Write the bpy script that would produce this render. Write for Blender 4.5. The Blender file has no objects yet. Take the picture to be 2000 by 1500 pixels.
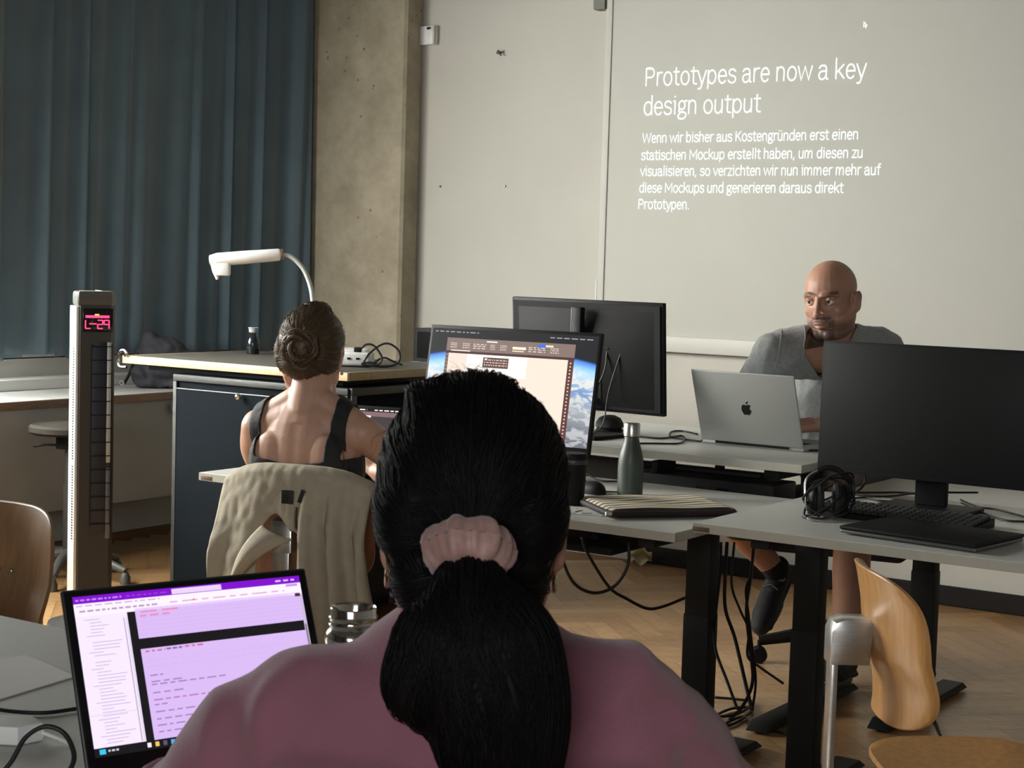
import bpy, bmesh, math, random
import numpy as np
from mathutils import Vector, Matrix, noise as mnoise
from math import sin, cos, pi, radians, sqrt, atan2

# ---------------------------------------------------------------- camera, light, exposure
SC = bpy.context.scene
COL = SC.collection
FPX, CAM_H = 3300.0, 1.38                      # focal length in pixels of a 2000 px wide frame, eye height
YAW, PITCH, ROLL = radians(-33.75), radians(-4.08), radians(1.71)

def _axes():
    cy, sy, cp, sp = cos(YAW), sin(YAW), cos(PITCH), sin(PITCH)
    f = Vector((sy*cp, cy*cp, sp)); r = Vector((cy, -sy, 0)); u = r.cross(f)
    return r*cos(ROLL)+u*sin(ROLL), u*cos(ROLL)-r*sin(ROLL), f
CR, CU, CF = _axes()
cam_d = bpy.data.cameras.new('camera')
cam_d.sensor_width = 36.0
cam_d.lens = FPX*36.0/2000.0
cam_d.clip_start = 0.05
cam_d.dof.use_dof = True
cam_d.dof.focus_distance = 5.2
cam_d.dof.aperture_fstop = 26.0
cam = bpy.data.objects.new('camera', cam_d)
COL.objects.link(cam)
cam.matrix_world = Matrix(((CR.x, CU.x, -CF.x, 0), (CR.y, CU.y, -CF.y, 0), (CR.z, CU.z, -CF.z, CAM_H), (0, 0, 0, 1)))
SC.camera = cam

def at(px, py, d):
    """measured point: pixel of the 2000x1500 photograph at depth d metres"""
    return Vector((0, 0, CAM_H)) + (CF + CR*((px-1000)/FPX) - CU*((py-750)/FPX))*d
def at_z(px, py, z):
    v = CF + CR*((px-1000)/FPX) - CU*((py-750)/FPX)
    return Vector((0, 0, CAM_H)) + v*((z-CAM_H)/v.z)
def at_y(px, py, y):
    v = CF + CR*((px-1000)/FPX) - CU*((py-750)/FPX)
    return Vector((0, 0, CAM_H)) + v*(y/v.y)

SC.view_settings.view_transform = 'Standard'
SC.view_settings.look = 'None'
SC.view_settings.gamma = 1.0
SC.view_settings.exposure = 0.22
SC.view_settings.use_curve_mapping = False

world = bpy.data.worlds.new('overcast_sky')
SC.world = world
world.use_nodes = True
wn = world.node_tree.nodes['Background']
wn.inputs['Color'].default_value = (0.80, 0.90, 1.0, 1)
wn.inputs['Strength'].default_value = 1.0

def area(name, loc, aim, sx, sy, power, col, spread=180):
    d = bpy.data.lights.new(name, 'AREA'); d.shape = 'RECTANGLE'; d.size = sx; d.size_y = sy
    d.energy = power; d.color = col; d.spread = radians(spread)      # sky light enters a window travelling downwards
    o = bpy.data.objects.new(name, d); COL.objects.link(o)
    o.location = loc
    o.rotation_euler = (Vector(aim)-Vector(loc)).to_track_quat('-Z', 'Y').to_euler()
    return o
# daylight entering through the uncovered window in the left wall (behind and left of the camera)
area('window_daylight', (-6.12, 3.35, 1.95), (-3.85, 5.0, .60), 2.6, 1.5, 190, (1.0, 0.985, 0.93), 128)
# weak fill light added behind the camera to lift the surfaces facing it
area('rear_fill', (.6, -3.85, 2.1), (-1.8, 2.0, .6), 3.6, 1.6, 112, (0.97, 0.985, 1.0), 140)
# the projector's own (dim grey) beam onto the screen
pj = bpy.data.lights.new('projector_beam', 'SPOT'); pj.energy = 22; pj.spot_size = radians(33); pj.spot_blend = 0.08
pj.color = (0.96, 1.0, 0.97); pj.shadow_soft_size = 0.02
pjo = bpy.data.objects.new('projector_beam', pj); COL.objects.link(pjo)
pjo.location = (-1.9, 2.4, 2.95)
pjo.rotation_euler = (Vector((-2.3, 6.85, 2.15))-Vector((-1.9, 2.4, 2.95))).to_track_quat('-Z', 'Y').to_euler()

# ---------------------------------------------------------------- materials
def lin(c):
    return tuple(((v/12.92) if v <= 0.04045 else ((v+0.055)/1.055)**2.4) for v in c)
def srgb(r, g, b): return lin((r/255, g/255, b/255))
MATS = {}
def mat(name, col, rough=0.6, metal=0.0, var=0.0, vscale=8.0, bump=0.0, bscale=60.0, spec=0.5, coat=0.0, sheen=0.0, trans=0.0, ior=1.45, stretch=None, sss=0.0):
    """procedural principled material: base colour with noise variation and noise bump"""
    if name in MATS: return MATS[name]
    m = bpy.data.materials.new(name); m.use_nodes = True
    nt = m.node_tree; b = nt.nodes['Principled BSDF']
    b.inputs['Base Color'].default_value = (*col, 1); b.inputs['Roughness'].default_value = rough
    b.inputs['Metallic'].default_value = metal; b.inputs['Specular IOR Level'].default_value = spec
    b.inputs['Coat Weight'].default_value = coat; b.inputs['Sheen Weight'].default_value = sheen
    b.inputs['Transmission Weight'].default_value = trans; b.inputs['IOR'].default_value = ior
    if sss:
        b.inputs['Subsurface Weight'].default_value = sss
        b.inputs['Subsurface Radius'].default_value = (0.012, 0.005, 0.003)
    if var or bump:
        tc = nt.nodes.new('ShaderNodeTexCoord'); vec = tc.outputs['Object']
        if stretch:
            mp = nt.nodes.new('ShaderNodeMapping'); mp.inputs['Scale'].default_value = stretch
            nt.links.new(vec, mp.inputs['Vector']); vec = mp.outputs['Vector']
    if var:
        n = nt.nodes.new('ShaderNodeTexNoise'); n.inputs['Scale'].default_value = vscale; n.inputs['Detail'].default_value = 6
        nt.links.new(vec, n.inputs['Vector'])
        r = nt.nodes.new('ShaderNodeMapRange'); r.inputs[1].default_value = 0.3; r.inputs[2].default_value = 0.7
        r.inputs[3].default_value = 1-var; r.inputs[4].default_value = 1+var
        nt.links.new(n.outputs['Fac'], r.inputs[0])
        x = nt.nodes.new('ShaderNodeVectorMath'); x.operation = 'SCALE'; x.inputs[0].default_value = col
        nt.links.new(r.outputs[0], x.inputs['Scale']); nt.links.new(x.outputs[0], b.inputs['Base Color'])
    if bump:
        n2 = nt.nodes.new('ShaderNodeTexNoise'); n2.inputs['Scale'].default_value = bscale; n2.inputs['Detail'].default_value = 4
        nt.links.new(vec, n2.inputs['Vector'])
        bp = nt.nodes.new('ShaderNodeBump'); bp.inputs['Strength'].default_value = bump; bp.inputs['Distance'].default_value = 0.01
        nt.links.new(n2.outputs['Fac'], bp.inputs['Height']); nt.links.new(bp.outputs[0], b.inputs['Normal'])
    MATS[name] = m
    return m
def glow(name, col, strength):
    if name in MATS: return MATS[name]
    m = bpy.data.materials.new(name); m.use_nodes = True; nt = m.node_tree
    b = nt.nodes['Principled BSDF']; b.inputs['Base Color'].default_value = (0.01, 0.01, 0.01, 1)
    b.inputs['Emission Color'].default_value = (*col, 1); b.inputs['Emission Strength'].default_value = strength
    b.inputs['Specular IOR Level'].default_value = 0.12; b.inputs['Roughness'].default_value = 0.5
    MATS[name] = m
    return m
def wood(name, c1, c2, rough=0.45, stretch=(1, 1, 12), scale=6.0, coat=0.15):
    if name in MATS: return MATS[name]
    m = bpy.data.materials.new(name); m.use_nodes = True; nt = m.node_tree; b = nt.nodes['Principled BSDF']
    tc = nt.nodes.new('ShaderNodeTexCoord'); mp = nt.nodes.new('ShaderNodeMapping'); mp.inputs['Scale'].default_value = stretch
    n = nt.nodes.new('ShaderNodeTexNoise'); n.inputs['Scale'].default_value = scale; n.inputs['Detail'].default_value = 8; n.inputs['Roughness'].default_value = 0.6
    r = nt.nodes.new('ShaderNodeValToRGB'); r.color_ramp.elements[0].position = 0.3; r.color_ramp.elements[1].position = 0.72
    r.color_ramp.elements[0].color = (*c1, 1); r.color_ramp.elements[1].color = (*c2, 1)
    nt.links.new(tc.outputs['Object'], mp.inputs[0]); nt.links.new(mp.outputs[0], n.inputs['Vector'])
    nt.links.new(n.outputs['Fac'], r.inputs[0]); nt.links.new(r.outputs[0], b.inputs['Base Color'])
    b.inputs['Roughness'].default_value = rough; b.inputs['Coat Weight'].default_value = coat; b.inputs['Coat Roughness'].default_value = 0.25
    MATS[name] = m
    return m

# ---------------------------------------------------------------- mesh helpers
class MB:
    """collects shapes; build() links them as ONE mesh object"""
    def __init__(s): s.v = []; s.f = []; s.mi = []; s.cur = 0
    def add(s, vs, fs, mi=None):
        o = len(s.v); s.v += [Vector(p) for p in vs]; s.f += [tuple(o+i for i in f) for f in fs]
        s.mi += [s.cur if mi is None else mi]*len(fs); return s
    def bm(s, b, M=None, mi=None):
        b.verts.index_update()
        vs = [(M @ v.co) if M else v.co.copy() for v in b.verts]
        s.add(vs, [tuple(v.index for v in f.verts) for f in b.faces], mi); b.free(); return s
    def box(s, c, size, bev=0.0, rz=0.0, M=None, seg=2, mi=None):
        b = bmesh.new(); bmesh.ops.create_cube(b, size=1.0)
        bmesh.ops.scale(b, vec=Vector(size), verts=b.verts)
        if bev: bmesh.ops.bevel(b, geom=list(b.edges), offset=bev, segments=seg, affect='EDGES', profile=0.5)
        X = Matrix.Translation(Vector(c)) @ Matrix.Rotation(rz, 4, 'Z')
        if M: X = M @ X
        return s.bm(b, X, mi)
    def prism(s, pts, z0, z1, M=None, mi=None, bev=0.0):
        """2D polygon in x,y extruded from z0 to z1"""
        b = bmesh.new(); vs = [b.verts.new((p[0], p[1], z0)) for p in pts]; f = b.faces.new(vs)
        r = bmesh.ops.extrude_face_region(b, geom=[f]); tv = [g for g in r['geom'] if isinstance(g, bmesh.types.BMVert)]
        bmesh.ops.translate(b, vec=(0, 0, z1-z0), verts=tv); bmesh.ops.recalc_face_normals(b, faces=b.faces)
        if bev:
            ed = [e for e in b.edges if abs(e.verts[0].co.z-e.verts[1].co.z) < 1e-6]
            bmesh.ops.bevel(b, geom=ed, offset=bev, segments=2, affect='EDGES', profile=0.5)
        return s.bm(b, M, mi)
    def tube(s, pts, r, n=8, closed=False, caps=True, M=None, mi=None, ry=None):
        pts = [Vector(p) for p in pts]; k = len(pts); rs = r if isinstance(r, (list, tuple)) else [r]*k
        vs = []; up = None
        for i, p in enumerate(pts):
            a = pts[(i-1) % k] if (closed or i > 0) else p; c = pts[(i+1) % k] if (closed or i < k-1) else p
            t = (c-a); t = t.normalized() if t.length > 1e-9 else Vector((0, 0, 1))
            if up is None:
                up = Vector((0, 0, 1)) if abs(t.z) < 0.9 else Vector((1, 0, 0))
            x = up - t*up.dot(t); x = x.normalized() if x.length > 1e-6 else t.orthogonal().normalized()
            up = x; y = t.cross(x)
            for j in range(n):
                q = 2*pi*j/n; vs.append(p + x*(cos(q)*rs[i]) + y*(sin(q)*rs[i]*(ry or 1)))
        fs = []
        for i in range(k if closed else k-1):
            for j in range(n):
                fs.append((i*n+j, i*n+(j+1) % n, ((i+1) % k)*n+(j+1) % n, ((i+1) % k)*n+j))
        if caps and not closed: fs += [tuple(range(n))[::-1], tuple((k-1)*n+j for j in range(n))]
        if M: vs = [M @ v for v in vs]
        return s.add(vs, fs, mi)
    def lathe(s, prof, n=32, M=None, mi=None, c=(0, 0, 0)):
        vs = []; fs = []; k = len(prof); c = Vector(c)
        for (r, z) in prof:
            for j in range(n): vs.append(c+Vector((r*cos(2*pi*j/n), r*sin(2*pi*j/n), z)))
        for i in range(k-1):
            for j in range(n): fs.append((i*n+j, i*n+(j+1) % n, (i+1)*n+(j+1) % n, (i+1)*n+j))
        if prof[0][0] > 1e-6: fs.append(tuple(range(n))[::-1])
        if prof[-1][0] > 1e-6: fs.append(tuple((k-1)*n+j for j in range(n)))
        if M: vs = [M @ v for v in vs]
        return s.add(vs, fs, mi)
    def ball(s, c, r, M=None, n=24, R=None, mi=None):
        r = (r, r, r) if not isinstance(r, (tuple, list)) else r
        b = bmesh.new(); bmesh.ops.create_uvsphere(b, u_segments=n, v_segments=max(8, n*2//3), radius=1.0)
        X = Matrix.Translation(Vector(c)) @ (R or Matrix.Identity(4)) @ Matrix.Diagonal((*r, 1))
        if M: X = M @ X
        return s.bm(b, X, mi)
    def grid(s, fn, nu, nv, mi=None, wrap_u=False, skip=None, M=None):
        vs = [Vector(fn(i/(nu if wrap_u else nu-1), j/(nv-1))) for j in range(nv) for i in range(nu)]
        if M: vs = [M @ v for v in vs]
        fs = []
        for j in range(nv-1):
            for i in range(nu if wrap_u else nu-1):
                if skip and skip((i+0.5)/(nu if wrap_u else nu-1), (j+0.5)/(nv-1)): continue
                fs.append((j*nu+i, j*nu+(i+1) % nu, (j+1)*nu+(i+1) % nu, (j+1)*nu+i))
        return s.add(vs, fs, mi)
    def limb(s, pts, rad, n=24, sub=5, ax=None, k=1.0, M=None):
        """rounded tapering limb through pts; ax,k squash the section along one axis"""
        P = cr(pts, sub); m = len(P); R = [float(x) for x in np.interp(np.linspace(0, len(pts)-1, m), range(len(pts)), rad)]
        h0 = [(P[0]-(P[1]-P[0]).normalized()*R[0]*sin(a), R[0]*cos(a)) for a in (1.45, 1.15, .8, .4)]
        h1 = [(P[-1]+(P[-1]-P[-2]).normalized()*R[-1]*sin(a), R[-1]*cos(a)) for a in (.4, .8, 1.15, 1.45)]
        pp = [h[0] for h in h0]+P+[h[0] for h in h1]; rr = [h[1] for h in h0]+R+[h[1] for h in h1]
        t = MB(); t.tube(pp, rr, n)
        if ax is not None:
            ax = Vector(ax).normalized()
            for i, v in enumerate(t.v):
                c = pp[i//n]; d = (v-c).dot(ax); t.v[i] = v - ax*(d*(1-k))
        vs = [M @ v for v in t.v] if M else t.v
        return s.add(vs, t.f)
    def mesh(s, name):
        me = bpy.data.meshes.new(name); me.from_pydata([tuple(v) for v in s.v], [], s.f); me.update(); return me
    def build(s, name, mats, parent=None, smooth=True, sharp=35, loc=None, rz=0.0, rot=None):
        me = s.mesh(name)
        mats = mats if isinstance(mats, (list, tuple)) else [mats]
        for m in mats: me.materials.append(m)
        if len(mats) > 1: me.polygons.foreach_set('material_index', s.mi)
        b = bmesh.new(); b.from_mesh(me); bmesh.ops.recalc_face_normals(b, faces=b.faces); b.to_mesh(me); b.free()
        return link(name, me, parent, smooth, sharp, loc, rz, rot)
def link(name, me, parent=None, smooth=True, sharp=35, loc=None, rz=0.0, rot=None):
    if smooth:
        me.polygons.foreach_set('use_smooth', [True]*len(me.polygons))
        if sharp: me.set_sharp_from_angle(angle=radians(sharp))
    o = bpy.data.objects.new(name, me); COL.objects.link(o)
    if parent: o.parent = parent
    if loc is not None: o.location = loc
    o.rotation_euler = rot if rot is not None else (0, 0, rz)
    return o
def cr(pts, sub=6, closed=False):
    """Catmull-Rom through pts"""
    P = [Vector(p) for p in pts]; n = len(P); out = []
    if n < 3 and not closed:
        return [P[0].lerp(P[1], i/sub) for i in range(sub+1)]
    for i in range(n if closed else n-1):
        a = P[(i-1) % n] if (closed or i > 0) else P[0]*2-P[1]; b = P[i]; c = P[(i+1) % n]
        d = P[(i+2) % n] if (closed or i < n-2) else P[-1]*2-P[-2]
        for q in range(sub):
            t = q/sub
            out.append(0.5*((2*b)+(c-a)*t+(2*a-5*b+4*c-d)*t*t+(3*b-a-3*c+d)*t**3))
    if not closed: out.append(P[-1].copy())
    return out
def tag(o, label, cat, group=None, kind=None):
    if label: o['label'] = label
    if cat: o['category'] = cat
    if group: o['group'] = group
    if kind: o['kind'] = kind
    return o
def thing(name, label, cat, loc=(0, 0, 0), rz=0.0, group=None):
    o = bpy.data.objects.new(name, None); COL.objects.link(o); o.empty_display_size = 0.1
    o.location = loc; o.rotation_euler = (0, 0, rz)
    return tag(o, label, cat, group)
def struct(o): o['kind'] = 'structure'; return o
def fuse(mb, voxel, smooth=4, name='body', factor=0.5):
    """union of the collected shapes as one continuous surface"""
    me = mb.mesh(name); o = bpy.data.objects.new('tmp', me); COL.objects.link(o)
    r = o.modifiers.new('r', 'REMESH'); r.mode = 'VOXEL'; r.voxel_size = voxel; r.adaptivity = 0
    if smooth:
        m = o.modifiers.new('s', 'SMOOTH'); m.iterations = smooth; m.factor = factor
    dg = bpy.context.evaluated_depsgraph_get(); dg.update()
    out = bpy.data.meshes.new_from_object(o.evaluated_get(dg), depsgraph=dg)
    bpy.data.objects.remove(o); bpy.data.meshes.remove(me)
    out.name = name
    return out
def keep(me, pred, smooth=6):
    """keep only the faces whose centre satisfies pred; smooth the new rim"""
    b = bmesh.new(); b.from_mesh(me)
    bmesh.ops.delete(b, geom=[f for f in b.faces if not pred(f.calc_center_median())], context='FACES')
    bmesh.ops.delete(b, geom=[v for v in b.verts if not v.link_faces], context='VERTS')
    for _ in range(smooth):
        new = {}
        for v in b.verts:
            if v.is_boundary:
                nb = [e.other_vert(v).co for e in v.link_edges if e.is_boundary]
                if len(nb) == 2: new[v] = v.co*0.4 + (nb[0]+nb[1])*0.3
        for v, c in new.items(): v.co = c
    b.to_mesh(me); b.free(); me.update(); return me
def thicken(o, t):
    m = o.modifiers.new('thickness', 'SOLIDIFY'); m.thickness = t; m.offset = -1; return o
def displace(me, fn):
    b = bmesh.new(); b.from_mesh(me); b.normal_update()
    for v, d in [(v, fn(v.co, v.normal)) for v in b.verts]: v.co += v.normal*d
    b.to_mesh(me); b.free(); me.update(); return me
rnd = random.Random(7)

# ---------------------------------------------------------------- the setting
M_wall = mat('white_plaster', (0.50, 0.485, 0.43), 0.85, var=0.03, vscale=2.5, bump=0.05, bscale=220)
M_ceil = mat('ceiling_paint', (0.22, 0.215, 0.20), 0.9, bump=0.03)
M_room = mat('room_plaster', (0.33, 0.325, 0.31), 0.9, var=0.03, bump=0.03)
XL, XR, YB, YF, ZC = -6.2, 2.6, -4.0, 6.9, 3.3
def concrete():
    m = bpy.data.materials.new('raw_concrete'); m.use_nodes = True; nt = m.node_tree; b = nt.nodes['Principled BSDF']
    L = nt.links.new
    tc = nt.nodes.new('ShaderNodeTexCoord')
    n1 = nt.nodes.new('ShaderNodeTexNoise'); n1.inputs['Scale'].default_value = 5; n1.inputs['Detail'].default_value = 10; n1.inputs['Roughness'].default_value = 0.65
    r1 = nt.nodes.new('ShaderNodeValToRGB'); e = r1.color_ramp.elements
    e[0].position = 0.3; e[0].color = (0.27, 0.235, 0.165, 1); e[1].position = 0.7; e[1].color = (0.44, 0.39, 0.29, 1)
    L(tc.outputs['Object'], n1.inputs['Vector']); L(n1.outputs['Fac'], r1.inputs[0])
    v = nt.nodes.new('ShaderNodeTexVoronoi'); v.inputs['Scale'].default_value = 16; v.inputs['Randomness'].default_value = 1
    L(tc.outputs['Object'], v.inputs['Vector'])
    pr_ = nt.nodes.new('ShaderNodeMapRange'); pr_.inputs[1].default_value = 0.08; pr_.inputs[2].default_value = 0.14; pr_.inputs[3].default_value = 0.45; pr_.inputs[4].default_value = 1
    L(v.outputs['Distance'], pr_.inputs[0])
    n2 = nt.nodes.new('ShaderNodeTexNoise'); n2.inputs['Scale'].default_value = 3.2
    L(tc.outputs['Object'], n2.inputs['Vector'])
    mk = nt.nodes.new('ShaderNodeMapRange'); mk.inputs[1].default_value = 0.5; mk.inputs[2].default_value = 0.62
    L(n2.outputs['Fac'], mk.inputs[0])
    mx = nt.nodes.new('ShaderNodeMix'); mx.data_type = 'FLOAT'; mx.inputs[2].default_value = 1.0
    L(mk.outputs[0], mx.inputs[0]); L(pr_.outputs[0], mx.inputs[3])
    sc = nt.nodes.new('ShaderNodeVectorMath'); sc.operation = 'SCALE'
    L(r1.outputs[0], sc.inputs[0]); L(mx.outputs[0], sc.inputs['Scale']); L(sc.outputs[0], b.inputs['Base Color'])
    n3 = nt.nodes.new('ShaderNodeTexNoise'); n3.inputs['Scale'].default_value = 90; n3.inputs['Detail'].default_value = 6
    L(tc.outputs['Object'], n3.inputs['Vector'])
    bp = nt.nodes.new('ShaderNodeBump'); bp.inputs['Strength'].default_value = 0.25; bp.inputs['Distance'].default_value = 0.01
    L(n3.outputs['Fac'], bp.inputs['Height']); L(bp.outputs[0], b.inputs['Normal'])
    b.inputs['Roughness'].default_value = 0.9
    return m
M_conc = concrete()

# floor: herringbone oak blocks, each block its own tone
def floor_material():
    m = bpy.data.materials.new('oak_parquet'); m.use_nodes = True; nt = m.node_tree; b = nt.nodes['Principled BSDF']; L = nt.links.new
    g = nt.nodes.new('ShaderNodeNewGeometry'); r = nt.nodes.new('ShaderNodeValToRGB'); e = r.color_ramp.elements
    e[0].color = (0.33, 0.18, 0.072, 1); e[1].color = (0.46, 0.28, 0.125, 1)
    L(g.outputs['Random Per Island'], r.inputs[0])
    tc = nt.nodes.new('ShaderNodeTexCoord'); mp = nt.nodes.new('ShaderNodeMapping'); mp.inputs['Scale'].default_value = (4, 14, 1); mp.inputs['Rotation'].default_value = (0, 0, 0.4)
    n = nt.nodes.new('ShaderNodeTexNoise'); n.inputs['Scale'].default_value = 5; n.inputs['Detail'].default_value = 6
    L(tc.outputs['Object'], mp.inputs[0]); L(mp.outputs[0], n.inputs['Vector'])
    mr = nt.nodes.new('ShaderNodeMapRange'); mr.inputs[1].default_value = 0.3; mr.inputs[2].default_value = 0.7; mr.inputs[3].default_value = 0.72; mr.inputs[4].default_value = 1.2
    L(n.outputs['Fac'], mr.inputs[0])
    s = nt.nodes.new('ShaderNodeVectorMath'); s.operation = 'SCALE'; L(r.outputs[0], s.inputs[0]); L(mr.outputs[0], s.inputs['Scale']); L(s.outputs[0], b.inputs['Base Color'])
    b.inputs['Roughness'].default_value = 0.30; b.inputs['Specular IOR Level'].default_value = 0.5
    return m
fl = MB(); LW, WW = 0.42, 0.084
ca = cos(radians(45)); sa = sin(radians(45)); nb = int(LW/WW)
x0, x1, y0, y1 = XL, XR, YB, YF
def block(cx, cy, lx, ly):
    g = 0.0007; q = []
    for sx, sy in ((-1, -1), (1, -1), (1, 1), (-1, 1)):
        px, py = cx+sx*(lx/2-g), cy+sy*(ly/2-g); q.append((px*ca-py*sa-1.8, px*sa+py*ca+1.4))
    if all(x0 < a < x1 and y0 < b_ < y1 for a, b_ in q): fl.add([(a, b_, 0) for a, b_ in q], [(0, 1, 2, 3)], 0)
for i in range(-130, 130):
    for j in range(-12, 13):
        bx, by = i*WW + j*2*LW, i*WW
        block(bx+LW/2, by+WW/2, LW, WW)                      # lying block
        block(bx+LW+WW/2, by+WW-LW/2, WW, LW)                # standing block
fl.add([(x0-.1, y0-.1, -.003), (x1+.1, y0-.1, -.003), (x1+.1, y1+.1, -.003), (x0-.1, y1+.1, -.003)], [(0, 1, 2, 3)], 1)
struct(fl.build('floor', [floor_material(), mat('floor_joint', (0.26, 0.14, 0.06), 0.7)], smooth=False))

struct(MB().box(((XL+XR)/2, YF+.1, ZC/2), (XR-XL+.4, .2, ZC)).build('wall_front', M_wall, smooth=False))
struct(MB().box((XR+.1, (YB+YF)/2, ZC/2), (.2, YF-YB, ZC)).build('wall_right', M_room, smooth=False))
struct(MB().box(((XL+XR)/2, YB-.1, ZC/2), (XR-XL+.4, .2, ZC)).build('wall_back', M_room, smooth=False))
struct(MB().box(((XL+XR)/2, (YB+YF)/2, ZC+.1), (XR-XL+.4, YF-YB+.4, .2)).build('ceiling', M_ceil, smooth=False))
wl = MB()
wl.box((XL-.1, (YB+YF)/2, .44), (.2, YF-YB, .88)); wl.box((XL-.1, (YB+YF)/2, ZC-.25), (.2, YF-YB, .5))
wl.box((XL-.1, (4.9+YF)/2, 1.84), (.2, YF-4.9, 1.93)); wl.box((XL-.1, (YB+1.9)/2, 1.84), (.2, 1.9-YB, 1.93))
struct(wl.build('wall_left', M_wall, smooth=False))
M_white = mat('white_lacquer', (0.72, 0.72, 0.70), 0.35, bump=0.01)
wf = MB()
for yy in (1.93, 3.4, 4.87): wf.box((XL-.1, yy, 1.84), (.07, .06, 1.92), .004)
for zz in (.91, 2.77): wf.box((XL-.1, 3.4, zz), (.07, 3.0, .06), .004)
w1 = struct(wf.build('window_1', M_white))
wg = mat('window_glass', (0.9, 0.95, 0.95), 0.02, trans=1.0, ior=1.02)
gl = MB().box((XL-.1, 3.4, 1.84), (.006, 2.9, 1.84)).build('pane', wg, w1, smooth=False)
# concrete column in the front left corner
struct(MB().box((-5.525, 6.828, ZC/2), (.63, .144, ZC), .014, seg=1).build('trim_1', M_conc, smooth=False))
struct(MB().box((-1.0, YF-.011, .040), (5.76, .022, .080), .003).build('baseboard_front', mat('dark_skirting', (0.016, 0.014, 0.012), 0.7, spec=.2, bump=0.02), smooth=False))
# window ledge and cable duct below the curtain
sill = MB(); sill.box((-6.14, 4.2, .765), (.14, 5.3, .05), .006); sill.box((-6.09, 4.2, .742), (.03, 5.3, .012), .002)
struct(sill.build('trim_2', M_white))

# ---------------------------------------------------------------- curtain
M_cur = mat('dark_blue_curtain', (0.090, 0.135, 0.162), 0.8, var=0.10, vscale=3, bump=0.15, bscale=300, sheen=0.25)
cu = MB(); NY = 900
def curt(u, v):
    y = 4.66 + u*2.08
    ph = 52*u+.6 + 1.3*sin(7*u) + 1.0*sin(15*u+1)
    amp = 0.030*(1-.25*v)*(0.7+0.3*sin(5*u+2))
    w = sin(ph); w = (abs(w)**0.75)*(1 if w > 0 else -1)
    zb = .893 + .012*round(1.2*sin(ph*0.5+1.0))
    z = 3.26 + (zb-3.26)*v
    return (-6.03 + .24*u**3 + amp*w + .012*sin(2.2*ph+1.5+2*v), y + .02*cos(ph), z)
cu.grid(curt, NY, 40)
cur = cu.build('curtain', M_cur, sharp=None); thicken(cur, .003)
tag(cur, 'dark blue folded curtain covering the window on the left wall', 'curtain')
MB().tube([(-6.02, 1.6, 3.275), (-6.02, 6.75, 3.275)], .014, 10).build('curtain_rail', M_white, cur)

# ---------------------------------------------------------------- projection screen with the projected slide
M_scr = mat('projection_canvas', (0.47, 0.47, 0.42), 0.8, var=0.01, bump=0.01)
SX0, SX1, SY = -4.115, -1.05, 6.86
scr = thing('projection_screen', 'large pale projection screen on the front wall showing a white text slide', 'projection screen', (SX0, SY, .995))
def sl(p): return (p[0]-SX0, p[1]-SY, p[2]-.995)
MB().box(sl(((SX0+SX1)/2, SY+.006, 2.08)), (SX1-SX0, .012, 2.08), .001).build('canvas', M_scr, scr)
MB().box(sl(((SX0+SX1)/2, SY+.001, 1.032)), (SX1-SX0, .034, .074), .006).build('bottom_bar', mat('screen_bar', (0.50, 0.49, 0.44), 0.5, bump=.01), scr)
MB().box(sl((SX0+.018, SY-.003, 2.10)), (.034, .008, 2.05), .002).build('side_hem', mat('screen_hem', (0.52, 0.52, 0.47), 0.6, bump=.01), scr)
MB().prism([(-.06, 0), (0, 0), (0, .72), (-.075, .72)], -.06, 0.02, Matrix.Translation(sl((SX0, SY, 2.575))) @ Matrix.Rotation(radians(90), 4, 'X')).build('mounting_bracket', mat('bracket_grey', (0.16, 0.16, 0.13), 0.6, bump=.02), scr)
MB().tube([sl((SX0-.012, SY+.01, .70)), sl((SX0-.012, SY+.01, 1.31)), sl((SX0-.003, SY+.008, 1.316))], .005, 8).build('pull_rod', M_white, scr)
M_txt = glow('projected_white', (0.97, 1.0, 0.99), 1.12)
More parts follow.
